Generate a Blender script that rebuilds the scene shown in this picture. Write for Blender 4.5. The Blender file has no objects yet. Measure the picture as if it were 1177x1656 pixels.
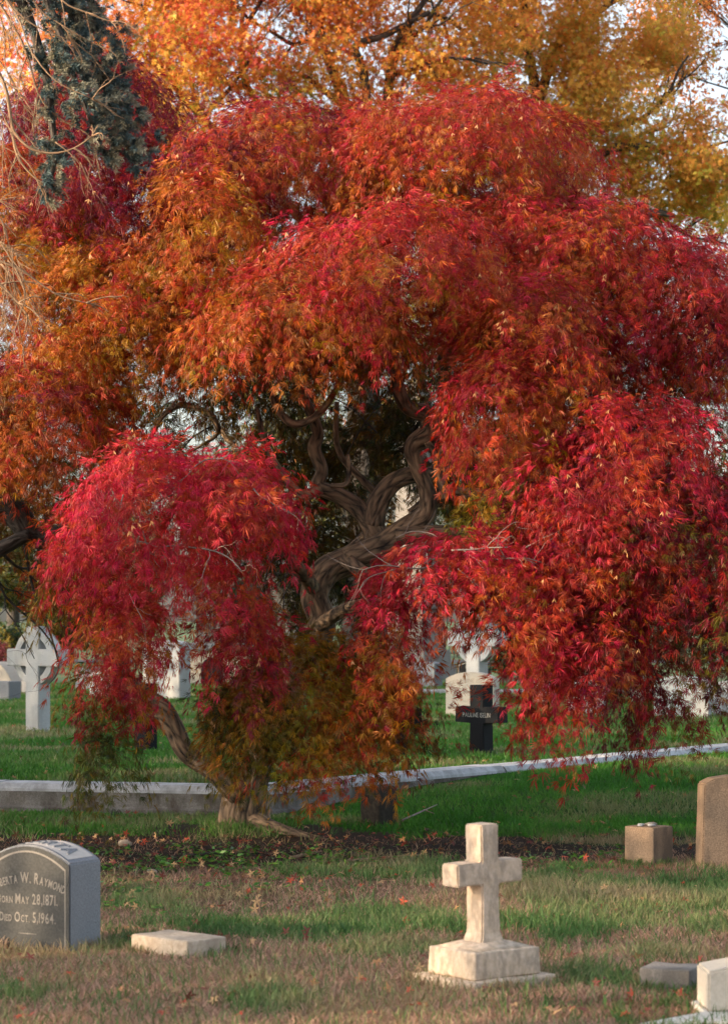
import bpy, bmesh, math, random
import numpy as np
from mathutils import Vector, Matrix, Euler

random.seed(7); R = np.random.default_rng(7)
S = bpy.context.scene; COL = S.collection

# ------------------------------------------------------------------ camera
CAM_Z = 1.5; FPX = 3910.0; HX, HY = 588.5, 1000.0
cam = bpy.data.cameras.new("camera"); camo = bpy.data.objects.new("camera", cam); COL.objects.link(camo); S.camera = camo
camo.location = (0, 0, CAM_Z); camo.rotation_euler = (math.radians(90), 0, 0)
cam.sensor_fit = 'VERTICAL'; cam.sensor_height = 36; cam.lens = 85
cam.shift_y = (HY - 828) / 1656; cam.clip_start = .1; cam.clip_end = 2000
cam.dof.use_dof = True; cam.dof.focus_distance = 16.5; cam.dof.aperture_fstop = 5.0

# ------------------------------------------------------------------ light
SUN_AZ = math.radians(251); SUN_EL = math.radians(17)          # azimuth clockwise from +Y
tosun = Vector((math.sin(SUN_AZ) * math.cos(SUN_EL), math.cos(SUN_AZ) * math.cos(SUN_EL), math.sin(SUN_EL)))
W = bpy.data.worlds.new("World"); S.world = W; W.use_nodes = True
wn = W.node_tree.nodes; wl = W.node_tree.links
sky = wn.new('ShaderNodeTexSky'); sky.sky_type = 'NISHITA'; sky.sun_disc = False
sky.sun_elevation = SUN_EL; sky.sun_rotation = SUN_AZ; sky.dust_density = 3.0; sky.air_density = 1.0
hs = wn.new('ShaderNodeHueSaturation'); hs.inputs['Saturation'].default_value = 0.55
wl.new(sky.outputs[0], hs.inputs['Color']); wl.new(hs.outputs[0], wn['Background'].inputs[0])
wn['Background'].inputs[1].default_value = 0.15
sun = bpy.data.lights.new("sun", 'SUN'); sun.energy = 2.8; sun.angle = math.radians(0.6); sun.color = (1.0, 0.74, 0.47)
suno = bpy.data.objects.new("sun", sun); COL.objects.link(suno); suno.rotation_euler = tosun.to_track_quat('Z', 'Y').to_euler()
suno.location = (-20, -10, 30)
S.view_settings.view_transform = 'Standard'; S.view_settings.look = 'None'
S.view_settings.exposure = 1.55; S.view_settings.gamma = 1.0

# ------------------------------------------------------------------ helpers
def P(px, py, d):                      # photo pixel + distance -> world
    return Vector(((px - HX) / FPX * d, d, CAM_Z - (py - HY) / FPX * d))

def tag(o, label, cat, group=None, kind=None):
    if label: o['label'] = label
    if cat: o['category'] = cat
    if group: o['group'] = group
    if kind: o['kind'] = kind
    return o

def thing(name, label, cat, loc=(0, 0, 0), rz=0, group=None):
    o = bpy.data.objects.new(name, None); COL.objects.link(o); o.empty_display_size = .2
    o.location = loc; o.rotation_euler = (0, 0, rz)
    return tag(o, label, cat, group)

def link(name, me, mat, parent=None, loc=None, rz=0):
    o = bpy.data.objects.new(name, me); COL.objects.link(o)
    if mat is not None: me.materials.append(mat)
    if parent is not None: o.parent = parent
    if loc is not None: o.location = loc
    o.rotation_euler = (0, 0, rz)
    return o

def np_mesh(name, V, F, mat, parent=None, col=None, smooth=False, loc=None, rz=0):
    """F: (n,k) int array of equal-sided faces, or list of such arrays"""
    Fs = F if isinstance(F, list) else [F]
    me = bpy.data.meshes.new(name)
    V = np.asarray(V, np.float32)
    me.vertices.add(len(V)); me.vertices.foreach_set('co', V.ravel())
    loops = np.concatenate([f.ravel() for f in Fs]).astype(np.int32)
    sizes = np.concatenate([np.full(len(f), f.shape[1]) for f in Fs]).astype(np.int32)
    starts = np.concatenate([[0], np.cumsum(sizes)[:-1]]).astype(np.int32)
    me.loops.add(len(loops)); me.loops.foreach_set('vertex_index', loops)
    me.polygons.add(len(sizes)); me.polygons.foreach_set('loop_start', starts)
    me.polygons.foreach_set('loop_total', sizes)
    if smooth: me.polygons.foreach_set('use_smooth', np.ones(len(sizes), bool))
    me.update(calc_edges=True)
    if col is not None:
        a = me.color_attributes.new('Col', 'FLOAT_COLOR', 'POINT')
        c = np.ones((len(V), 4), np.float32); c[:, :3] = col
        a.data.foreach_set('color', c.ravel())
    return link(name, me, mat, parent, loc, rz)

def bm_obj(name, bm, mat, parent=None, smooth=False, loc=None, rz=0):
    me = bpy.data.meshes.new(name); bm.to_mesh(me); bm.free()
    if smooth:
        for p in me.polygons: p.use_smooth = True
    return link(name, me, mat, parent, loc, rz)

# value noise ------------------------------------------------------
_tab = np.random.default_rng(99).random((256, 256)).astype(np.float32)
def vnoise(x, y):
    x = np.asarray(x, float); y = np.asarray(y, float)
    xi = np.floor(x).astype(int); yi = np.floor(y).astype(int); fx = x - xi; fy = y - yi
    fx = fx * fx * (3 - 2 * fx); fy = fy * fy * (3 - 2 * fy)
    g = lambda a, b: _tab[a & 255, b & 255]
    return (g(xi, yi) * (1 - fx) + g(xi + 1, yi) * fx) * (1 - fy) + (g(xi, yi + 1) * (1 - fx) + g(xi + 1, yi + 1) * fx) * fy
def fbm(x, y, o=4):
    s = 0; a = .5; t = 0
    for i in range(o):
        s = s + a * vnoise(x * 2 ** i + 17.3 * i, y * 2 ** i + 5.1 * i); t += a; a *= .5
    return s / t
def sm(a, b, x):
    t = np.clip((np.asarray(x, float) - a) / (b - a), 0, 1); return t * t * (3 - 2 * t)
def lump(p, f, s=0):                   # smooth 3-D pseudo noise in [-1,1]
    p = np.asarray(p) * f
    return (np.sin(p[..., 0] * 1.7 + 1.3 * p[..., 1] + s) * np.cos(p[..., 1] * 2.1 - p[..., 2] * 1.1 + s * 1.7)
            + np.sin(p[..., 2] * 2.3 + p[..., 0] * .9 + s * .6)) * .5

# ------------------------------------------------------------------ materials
def newmat(name):
    m = bpy.data.materials.new(name); m.use_nodes = True
    n = m.node_tree.nodes; l = m.node_tree.links
    return m, n, l, n['Principled BSDF']

def leaf_mat(name, trans=.35, rough=.5, spec=.3):
    m, n, l, b = newmat(name)
    a = n.new('ShaderNodeAttribute'); a.attribute_name = 'Col'
    l.new(a.outputs['Color'], b.inputs['Base Color']); b.inputs['Roughness'].default_value = rough
    b.inputs['Specular IOR Level'].default_value = spec
    t = n.new('ShaderNodeBsdfTranslucent'); l.new(a.outputs['Color'], t.inputs['Color'])
    mx = n.new('ShaderNodeMixShader'); mx.inputs[0].default_value = trans
    l.new(b.outputs[0], mx.inputs[1]); l.new(t.outputs[0], mx.inputs[2])
    l.new(mx.outputs[0], n['Material Output'].inputs['Surface'])
    return m

def stone_mat(name, c1, c2, scale=60, bump=.15, stain=None, stain_amt=.5, rough=.8, speck=None, stain_scale=4.0):
    m, n, l, b = newmat(name)
    tc = n.new('ShaderNodeTexCoord')
    no = n.new('ShaderNodeTexNoise'); no.inputs['Scale'].default_value = scale; no.inputs['Detail'].default_value = 6; no.inputs['Roughness'].default_value = .7
    l.new(tc.outputs['Object'], no.inputs['Vector'])
    r = n.new('ShaderNodeValToRGB'); r.color_ramp.elements[0].position = .35; r.color_ramp.elements[1].position = .65
    r.color_ramp.elements[0].color = (*c1, 1); r.color_ramp.elements[1].color = (*c2, 1)
    l.new(no.outputs['Fac'], r.inputs[0]); out = r.outputs[0]
    if stain:
        ns = n.new('ShaderNodeTexNoise'); ns.inputs['Scale'].default_value = stain_scale; ns.inputs['Detail'].default_value = 8; ns.inputs['Roughness'].default_value = .65
        mp = n.new('ShaderNodeMapping'); mp.inputs['Scale'].default_value = (1, 1, .45); l.new(tc.outputs['Object'], mp.inputs[0]); l.new(mp.outputs[0], ns.inputs['Vector'])
        rs = n.new('ShaderNodeValToRGB'); rs.color_ramp.elements[0].position = .43; rs.color_ramp.elements[1].position = .60
        rs.color_ramp.elements[0].color = (0, 0, 0, 1); rs.color_ramp.elements[1].color = (stain_amt,) * 3 + (1,)
        l.new(ns.outputs['Fac'], rs.inputs[0])
        mx = n.new('ShaderNodeMix'); mx.data_type = 'RGBA'; l.new(rs.outputs[0], mx.inputs[0]); l.new(out, mx.inputs[6]); mx.inputs[7].default_value = (*stain, 1)
        out = mx.outputs[2]
    if speck:
        vo = n.new('ShaderNodeTexVoronoi'); vo.inputs['Scale'].default_value = scale * 2.2; l.new(tc.outputs['Object'], vo.inputs['Vector'])
        rv = n.new('ShaderNodeValToRGB'); rv.color_ramp.elements[0].position = .12; rv.color_ramp.elements[1].position = .22
        rv.color_ramp.elements[0].color = (.55, .55, .55, 1); rv.color_ramp.elements[1].color = (0, 0, 0, 1); l.new(vo.outputs['Distance'], rv.inputs[0])
        mx = n.new('ShaderNodeMix'); mx.data_type = 'RGBA'; l.new(rv.outputs[0], mx.inputs[0]); l.new(out, mx.inputs[6]); mx.inputs[7].default_value = (*speck, 1)
        out = mx.outputs[2]
    l.new(out, b.inputs['Base Color']); b.inputs['Roughness'].default_value = rough; b.inputs['Specular IOR Level'].default_value = .3
    bp = n.new('ShaderNodeBump'); bp.inputs['Strength'].default_value = bump; bp.inputs['Distance'].default_value = .01
    l.new(no.outputs['Fac'], bp.inputs['Height']); l.new(bp.outputs[0], b.inputs['Normal'])
    return m

def flat_mat(name, c, rough=.7):
    m, n, l, b = newmat(name)
    tc = n.new('ShaderNodeTexCoord'); no = n.new('ShaderNodeTexNoise'); no.inputs['Scale'].default_value = 40; l.new(tc.outputs['Object'], no.inputs['Vector'])
    r = n.new('ShaderNodeValToRGB'); r.color_ramp.elements[0].color = (*[x * .8 for x in c], 1); r.color_ramp.elements[1].color = (*[min(1, x * 1.2) for x in c], 1)
    l.new(no.outputs['Fac'], r.inputs[0]); l.new(r.outputs[0], b.inputs['Base Color']); b.inputs['Roughness'].default_value = rough
    return m

def bark_mat(name, c1, c2, scale=9.0, bump=.9):
    m, n, l, b = newmat(name)
    tc = n.new('ShaderNodeAttribute'); tc.attribute_name = 'bark'; mp = n.new('ShaderNodeMapping'); mp.inputs['Scale'].default_value = (1, 1, .30)
    l.new(tc.outputs['Vector'], mp.inputs[0])
    no = n.new('ShaderNodeTexNoise'); no.inputs['Scale'].default_value = scale * 3; no.inputs['Detail'].default_value = 8; no.inputs['Distortion'].default_value = .6
    l.new(mp.outputs[0], no.inputs['Vector'])
    vo = n.new('ShaderNodeTexVoronoi'); vo.feature = 'DISTANCE_TO_EDGE'; vo.inputs['Scale'].default_value = scale * 2.4; l.new(mp.outputs[0], vo.inputs['Vector'])
    md = n.new('ShaderNodeMath'); md.operation = 'MULTIPLY_ADD'; md.inputs[1].default_value = 1.1; l.new(vo.outputs['Distance'], md.inputs[0]); l.new(no.outputs['Fac'], md.inputs[2])
    r = n.new('ShaderNodeValToRGB'); r.color_ramp.elements[0].position = .38; r.color_ramp.elements[1].position = .85
    r.color_ramp.elements[0].color = (*c1, 1); r.color_ramp.elements[1].color = (*c2, 1)
    l.new(md.outputs[0], r.inputs[0]); l.new(r.outputs[0], b.inputs['Base Color']); b.inputs['Roughness'].default_value = .85
    bp = n.new('ShaderNodeBump'); bp.inputs['Strength'].default_value = bump; bp.inputs['Distance'].default_value = .02
    l.new(md.outputs[0], bp.inputs['Height']); l.new(bp.outputs[0], b.inputs['Normal'])
    return m

M_leaf = leaf_mat('maple_leaf', .36, .45, spec=.22)
M_star = leaf_mat('autumn_leaf', .58, .5)
M_green = leaf_mat('green_leaf', .25, .4)
M_needle = leaf_mat('spruce_needle', .1, .5)
M_grass = leaf_mat('grass_blade', .3, .55)
M_litter = leaf_mat('fallen_leaf', .15, .7)
M_bark = bark_mat('maple_bark', (.014, .011, .008), (.27, .18, .11))
M_twig = bark_mat('grey_twig', (.13, .10, .09), (.30, .24, .205), 25, .3)
M_darkbark = bark_mat('dark_bark', (.02, .016, .013), (.075, .06, .05))
M_dead = bark_mat('dead_wood', (.13, .075, .038), (.36, .225, .13), 25, .3)
M_limestone = stone_mat('weathered_limestone', (.50, .38, .27), (.66, .52, .40), 28, .35, (.22, .18, .145), .55, .9, None, 28)
M_limestone2 = stone_mat('pale_limestone', (.40, .355, .295), (.50, .45, .38), 60, .1, (.42, .37, .31), .35, .9)
M_marble = stone_mat('white_marble', (.48, .46, .42), (.58, .56, .52), 50, .06, (.52, .50, .45), .35, .7)
M_wgranite = stone_mat('white_granite', (.34, .345, .345), (.50, .505, .505), 160, .1, (.26, .26, .25), .55, .75)
M_ggranite = stone_mat('grey_granite', (.13, .137, .15), (.27, .28, .30), 130, .12, (.16, .17, .19), .3, .6)
M_dgranite = stone_mat('dark_granite', (.020, .022, .022), (.055, .058, .058), 90, .03, None, .5, .5, (.09, .09, .09))
M_black = stone_mat('black_granite', (.003, .004, .006), (.010, .012, .017), 110, .04, None, .5, .55, (.025, .028, .036)); M_black.node_tree.nodes['Principled BSDF'].inputs['Specular IOR Level'].default_value = .12
M_brown = stone_mat('brown_granite', (.17, .115, .075), (.36, .25, .165), 130, .2, (.10, .075, .055), .85, .8, (.10, .08, .06))
M_mossy = stone_mat('mossy_dark_stone', (.030, .026, .022), (.085, .070, .055), 30, .5, (.02, .018, .015), .6, .9)
M_kerb = stone_mat('kerb_granite', (.14, .13, .12), (.28, .265, .25), 110, .35, (.075, .06, .045), .9, .85, (.12, .11, .10), 5)
M_kerbtop = stone_mat('kerb_coping_granite', (.40, .41, .44), (.54, .55, .58), 110, .2, (.20, .20, .19), .6, .8, (.2, .2, .2), 7)
M_sand = stone_mat('tan_granite', (.40, .31, .22), (.58, .47, .36), 40, .3, (.28, .22, .17), .6, .85)
M_letter_pale = flat_mat('pale_letter', (.23, .21, .185))
M_letter_grey = flat_mat('grey_letter', (.30, .30, .28))
M_letter_dark = flat_mat('cut_letter', (.30, .25, .20))
M_panel = flat_mat('rough_panel', (.50, .45, .40))
M_greybrown = stone_mat('grey_brown_granite', (.14, .125, .112), (.28, .25, .225), 120, .2, (.08, .07, .06), .7, .85, (.08, .075, .07))
M_obelisk = stone_mat('grey_limestone', (.19, .175, .16), (.26, .24, .22), 40, .15, (.18, .165, .15), .6, .9)
M_roof = stone_mat('grey_slate', (.16, .165, .18), (.27, .28, .30), 30, .2)
M_iron = flat_mat('black_iron', (.012, .012, .014), .4)
M_asphalt = stone_mat('asphalt', (.045, .045, .05), (.075, .075, .08), 30, .1)
M_rubble = stone_mat('rubble_stone', (.16, .15, .13), (.36, .34, .30), 6, .8, (.10, .09, .08), .6, .9)

# ------------------------------------------------------------------ terrain functions
KC = np.array([-0.74, 18.34]); KL = np.array([-1.0, 0.2225]); KR = np.array([4.37, 5.8])
KLn = KL / np.linalg.norm(KL); KRn = KR / np.linalg.norm(KR)
def inside_plot(x, y, off=0.0):
    nl = np.array([-KLn[1], KLn[0]]); nl = nl if nl[1] > 0 else -nl           # away from the camera
    nr = np.array([-KRn[1], KRn[0]]); nr = nr if nr[1] > 0 else -nr
    a = (x - KC[0]) * nl[0] + (y - KC[1]) * nl[1] - off
    b = (x - KC[0]) * nr[0] + (y - KC[1]) * nr[1] - off
    return np.minimum(a, b)
def gh(x, y):
    x = np.asarray(x, float); y = np.asarray(y, float)
    h = 0.168 * np.clip((y - 18.0) / 3.2, 0, 1) ** .7 * sm(-1.0, .3, x)
    h = h + .07 * np.exp(-(((x + .86) / .55) ** 2 + ((y - 17.0) / .45) ** 2))
    near = sm(40, 20, y) * sm(1, 4, y)
    h = h + near * .03 * (fbm(x * 1.6, y * 1.6, 3) - .5)
    return h
def to_px(x, y, z):
    return HX + FPX * x / np.maximum(y, .5), HY + FPX * (CAM_Z - z) / np.maximum(y, .5)
def ell(px, py, cx, cy, rx, ry):
    return sm(1.25, .65, np.sqrt(((px - cx) / rx) ** 2 + ((py - cy) / ry) ** 2))
GREEN_PATCH = [(440, 1508, 150, 22), (620, 1495, 170, 22), (640, 1532, 75, 14), (450, 1622, 80, 22), (1000, 1448, 190, 30),
               (1140, 1440, 120, 32), (930, 1492, 150, 20), (1120, 1502, 55, 14), (600, 1412, 150, 16), (920, 1420, 80, 16),
               (960, 1578, 70, 20), (185, 1525, 40, 18), (880, 1512, 60, 14), (330, 1470, 25, 10), (250, 1458, 80, 14), (260, 1500, 40, 8), (760, 1598, 50, 8), (30, 1610, 60, 14), (1080, 1545, 60, 8)]
def ground_kind(x, y):
    """returns green, dry, soil, weed weights (sum 1)"""
    px, py = to_px(x, y, 0)
    j = (fbm(x * 3.1, y * 3.1, 4) - .5)
    pyj = py + 46 * j; pxj = px + 140 * (fbm(x * 2.3 + 9, y * 2.3, 3) - .5)
    lawn = sm(1356, 1335, pyj - 12 * sm(700, 1000, px))
    g = lawn.copy()
    for c in GREEN_PATCH: g = np.maximum(g, .95 * ell(pxj, pyj, *c))
    g = np.maximum(g, .16 * sm(1395, 1480, pyj))
    soil = sm(1322, 1345, pyj) * sm(1425, 1398, pyj + 22 * sm(750, 1000, px))
    soil = np.maximum(soil, .55 * sm(1340, 1400, pyj) * sm(1500, 1450, pyj) * sm(720, 600, px))
    soil = soil * (1 - .5 * g)
    weed = ell(pxj, pyj, 330, 1398, 290, 26) * .7 + ell(pxj, pyj, 230, 1475, 70, 12) * .4 + ell(pxj, pyj, 300, 1430, 200, 30) * .25 + ell(pxj, pyj, 900, 1392, 140, 14) * .4
    weed = np.clip(weed, 0, 1) * (fbm(x * 5, y * 5, 3) > .47)
    g = np.clip(g, 0, 1); soil = np.clip(soil, 0, 1) * (1 - g * .8)
    dry = np.clip(1 - g - soil, 0, 1)
    return g, dry, soil, weed

# ------------------------------------------------------------------ ground
def ground_material(name):
    m, n, l, b = newmat(name)
    a = n.new('ShaderNodeAttribute'); a.attribute_name = 'Col'
    tc = n.new('ShaderNodeTexCoord'); no = n.new('ShaderNodeTexNoise'); no.inputs['Scale'].default_value = 45; no.inputs['Detail'].default_value = 8; no.inputs['Roughness'].default_value = .7
    l.new(tc.outputs['Object'], no.inputs['Vector'])
    r = n.new('ShaderNodeMapRange'); r.inputs[3].default_value = .45; r.inputs[4].default_value = 1.5; l.new(no.outputs['Fac'], r.inputs[0])
    mx = n.new('ShaderNodeVectorMath'); mx.operation = 'SCALE'; l.new(a.outputs['Color'], mx.inputs[0]); l.new(r.outputs[0], mx.inputs['Scale'])
    l.new(mx.outputs[0], b.inputs['Base Color']); b.inputs['Roughness'].default_value = .95; b.inputs['Specular IOR Level'].default_value = .1
    bp = n.new('ShaderNodeBump'); bp.inputs['Strength'].default_value = .8; bp.inputs['Distance'].default_value = .03
    l.new(no.outputs['Fac'], bp.inputs['Height']); l.new(bp.outputs[0], b.inputs['Normal'])
    return m
M_ground = ground_material('ground_soil_turf')
def grid_mesh(name, xs, ys, zf, cf, mat):
    X, Y = np.meshgrid(xs, ys); x = X.ravel(); y = Y.ravel()
    V = np.stack([x, y, zf(x, y)], 1); nx = len(xs); ny = len(ys)
    i = np.arange((nx - 1) * (ny - 1)); r = i // (nx - 1); c = i % (nx - 1); a = r * nx + c
    F = np.stack([a, a + 1, a + nx + 1, a + nx], 1)
    return np_mesh(name, V, F, mat, col=cf(x, y), smooth=True)
C_GREEN = np.array([.030, .085, .014]); C_DRY = np.array([.28, .165, .11]); C_SOIL = np.array([.030, .019, .013])
def gcol(x, y):
    g, d, s, w = ground_kind(x, y)
    far = sm(14, 30, np.abs(x)) + sm(5, -2, y)
    c = g[:, None] * C_GREEN + d[:, None] * C_DRY * (.75 + .5 * fbm(x * 4, y * 4, 3))[:, None] + s[:, None] * C_SOIL
    return c
xs = np.concatenate([[-300, -120, -60, -30, -16, -10], np.arange(-6, 7.01, .07), [10, 16, 30, 60, 120, 300]])
ys = np.concatenate([[-300, -100, -40, -15, -5, 1, 4, 6], np.arange(7.5, 20, .07), np.arange(20, 28, .25), [30, 35, 45, 70, 120, 250, 600]])
g = grid_mesh('ground', xs, ys, gh, gcol, M_ground); tag(g, 'dry brown and green patched burial ground in front of the kerb', 'ground', kind='structure')
# raised lawn of the family plot, bounded by the kerb
def plot_lawn():
    far = [KC + KRn * 120, KC + KRn * 120 + np.array([0, 500]), KC + KLn * 120 + np.array([0, 500]), KC + KLn * 120]
    pts = []
    nl = np.array([-KLn[1], KLn[0]]); nl = nl if nl[1] > 0 else -nl
    nr = np.array([-KRn[1], KRn[0]]); nr = nr if nr[1] > 0 else -nr
    A = np.stack([nl, nr]); c0 = KC + np.linalg.solve(A, np.array([.14, .14]))
    bm = bmesh.new()
    V = [c0, c0 + KRn * 30, c0 + KRn * 300, np.array([300., 800.]), np.array([-300., 800.]), c0 + KLn * 300, c0 + KLn * 30]
    vs = [bm.verts.new((v[0], v[1], .2)) for v in V]
    bm.faces.new(vs); return bm
m, n, l, b = newmat('plot_turf')
tc = n.new('ShaderNodeTexCoord'); no = n.new('ShaderNodeTexNoise'); no.inputs['Scale'].default_value = .9; no.inputs['Detail'].default_value = 10; no.inputs['Roughness'].default_value = .7
l.new(tc.outputs['Object'], no.inputs['Vector']); r = n.new('ShaderNodeValToRGB'); r.color_ramp.elements[0].position = .4; r.color_ramp.elements[1].position = .68
r.color_ramp.elements[0].color = (.028, .085, .013, 1); r.color_ramp.elements[1].color = (.10, .13, .045, 1); l.new(no.outputs['Fac'], r.inputs[0]); l.new(r.outputs[0], b.inputs['Base Color']); b.inputs['Roughness'].default_value = .95
M_turf = m
o = bm_obj('plot_lawn', plot_lawn(), M_turf); tag(o, 'raised green lawn inside the granite kerb', 'lawn', kind='structure')

# ------------------------------------------------------------------ grass
def blades(name, n, xr, yr, wfun, hmin, hmax, width, palette, lean, plot=None, seed=1, flat=0.0, ypow=1.0, xy=None):
    r = np.random.default_rng(seed)
    if xy is not None: n = len(xy[0])
    y = yr[0] + (yr[1] - yr[0]) * r.random(n) ** ypow
    half = .165 * y + .4
    x = np.clip((r.random(n) * 2 - 1), -1, 1) * half if xr is None else xr[0] + (xr[1] - xr[0]) * r.random(n)
    if xy is not None: x, y = xy
    keep = r.random(n) < wfun(x, y)
    x = x[keep]; y = y[keep]; n = len(x)
    z = np.full(n, .2) if plot else gh(x, y)
    kd = np.abs(inside_plot(x, y) - .15)
    # clumped height
    h = (.3 + .7 * sm(.15, .5, kd)) * (hmin + (hmax - hmin) * r.random(n)) * (.6 + .8 * fbm(x * 2.2, y * 2.2, 3))
    az = r.random(n) * 6.283 ; la = lean * (r.random(n) ** .6) + flat * (r.random(n))
    dx = np.cos(az) * np.sin(la); dy = np.sin(az) * np.sin(la); dz = np.cos(la) + .06
    w = width * (.6 + .8 * r.random(n)); a2 = r.random(n) * 6.283; wx = np.cos(a2) * w; wy = np.sin(a2) * w * .5
    base = np.stack([x, y, z - .004], 1); D = np.stack([dx, dy, dz], 1) * h[:, None]; Wd = np.stack([wx, wy, 0 * wx], 1)
    bend = np.stack([dx, dy, -.25 * np.ones(n)], 1) * (h * .35)[:, None]
    V = np.stack([base - Wd, base + Wd, base + D * .6 + Wd * .7, base + D * .6 - Wd * .7, base + D + bend], 1).reshape(-1, 3)
    i = np.arange(n)[:, None] * 5
    F4 = i + np.array([0, 1, 2, 3]); F3 = i + np.array([3, 2, 4])
    pal = np.array(palette); k = np.clip((fbm(x * 1.3 + 3, y * 1.3, 3) - .25) * 2 * len(pal) * .8 + (r.random(n) - .5) * 1.9, 0, len(pal) - 1.001)
    k0 = k.astype(int); f = (k - k0)[:, None]; k1 = np.minimum(k0 + 1, len(pal) - 1)
    c = (pal[k0] * (1 - f) + pal[k1] * f) * (.75 + .5 * r.random(n))[:, None]
    o = np_mesh(name, V, [F4, F3], M_grass, col=np.repeat(c, 5, 0))
    return o
PG = [(.036, .15, .015), (.05, .19, .018), (.07, .22, .025), (.10, .22, .04), (.20, .22, .09)]
PD = [(.24, .13, .09), (.34, .20, .14), (.44, .28, .20), (.33, .19, .13), (.28, .22, .11)]
PM = [(.05, .12, .03), (.08, .16, .045), (.12, .18, .06), (.20, .21, .09), (.32, .25, .14)]
wg = lambda x, y: ground_kind(x, y)[0] * (inside_plot(x, y) < -.02)
wd = lambda x, y: (ground_kind(x, y)[1] + .12) * (inside_plot(x, y) < -.02)
wsd = lambda x, y: ground_kind(x, y)[2] * .35
tag(blades('dry_grass', 190000, None, (8.3, 16.5), wd, .022, .058, .0026, PD, .95, seed=2, flat=.8, ypow=1.25), 'dead brown grass covering the foreground', 'dry grass', kind='stuff')
tag(blades('patch_grass', 150000, None, (8.3, 16.8), wg, .04, .085, .0026, PM, .8, seed=3, ypow=1.2), 'green grass growing in patches among the dead grass', 'grass', kind='stuff')
tag(blades('kerbside_lawn_grass', 130000, None, (16.2, 27), wg, .035, .08, .0042, PG, .8, seed=4), 'green lawn grass between the maple and the kerb', 'grass', kind='stuff')
wp = lambda x, y: (inside_plot(x, y) > .32) * 1.0
tag(blades('plot_lawn_grass', 190000, None, (17.5, 48), wp, .04, .085, .006, [(.038, .14, .015), (.053, .175, .02), (.07, .19, .026), (.12, .20, .05), (.26, .24, .12)], .8, plot=True, seed=5, ypow=1.2), 'green lawn grass among the white memorials', 'grass', kind='stuff')

# ------------------------------------------------------------------ leaf instancing
def frames(axis, normal):
    a = axis / (np.linalg.norm(axis, axis=1, keepdims=True) + 1e-9)
    s = np.cross(a, normal); s /= (np.linalg.norm(s, axis=1, keepdims=True) + 1e-9)
    nn = np.cross(s, a)
    return s, a, nn
def place(templates, O, axis, normal, scale, rng):
    """templates: list of (verts(k,3), quads(f,4)); returns V, F, counts index per vertex"""
    s, a, nn = frames(axis, normal)
    Vs = []; Fs = []; idx = []; off = 0; t = rng.integers(0, len(templates), len(O))
    for k, (T, Q) in enumerate(templates):
        m = np.where(t == k)[0]
        if len(m) == 0: continue
        v = (O[m, None, :] + scale[m, None, None] * (T[None, :, 0:1] * s[m, None, :] + T[None, :, 1:2] * a[m, None, :] + T[None, :, 2:3] * nn[m, None, :]))
        Vs.append(v.reshape(-1, 3)); nv = len(T)
        Fs.append((off + np.arange(len(m))[:, None, None] * nv + Q[None]).reshape(-1, Q.shape[1])); off += len(m) * nv
        idx.append(np.repeat(m, nv))
    return np.concatenate(Vs), np.concatenate(Fs), np.concatenate(idx)
def lace_template(r):
    V = []; Q = []
    n = 7; sp = r.uniform(.5, 1.0)
    for i in range(n):
        an = (i - 3) / 3 * sp + r.normal(0, .08); L = (1 - .38 * abs(i - 3) / 3) * r.uniform(.85, 1.1); w = r.uniform(.022, .040)
        d = np.array([math.sin(an), math.cos(an), 0]); q = np.array([d[1], -d[0], 0]); b = len(V)
        dz = r.uniform(-.28, .02); tw = np.array([0, 0, r.uniform(-.04, .04)])
        V += [d * .02, d * L * .42 + q * w * L + tw + [0, 0, dz * .15], d * L + [0, 0, dz], d * L * .42 - q * w * L - tw + [0, 0, dz * .15]]
        Q.append([b, b + 1, b + 2, b + 3])
    return np.array(V), np.array(Q)
LACE = [lace_template(np.random.default_rng(i)) for i in range(8)]
def star_template(r):
    V = []; Q = []
    for i in range(5):
        an = (i - 2) * 1.15 + r.normal(0, .07); L = (1, .95, .7)[abs(i - 2)] * r.uniform(.9, 1.1); w = .15
        d = np.array([math.sin(an), math.cos(an), 0]); q = np.array([d[1], -d[0], 0]); b = len(V); dz = r.uniform(-.2, .15)
        V += [-d * .08, d * L * .4 + q * w, d * L + [0, 0, dz], d * L * .4 - q * w]; Q.append([b, b + 1, b + 2, b + 3])
    return np.array(V), np.array(Q)
STAR = [star_template(np.random.default_rng(i + 50)) for i in range(5)]
OVAL = [(np.array([[0, 0, 0], [.2, .4, .04], [0, 1, -.05 * k], [-.2, .4, .04]]), np.array([[0, 1, 2, 3]])) for k in range(3)]
SEED = [(np.array([[0, 0, 0], [.28, .5, 0], [.38, 1, 0], [.05, .6, .05], [0, 0, 0], [-.05, .6, .05], [-.38, 1, 0], [-.28, .5, 0]]), np.array([[0, 1, 2, 3], [4, 5, 6, 7]]))]

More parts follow.
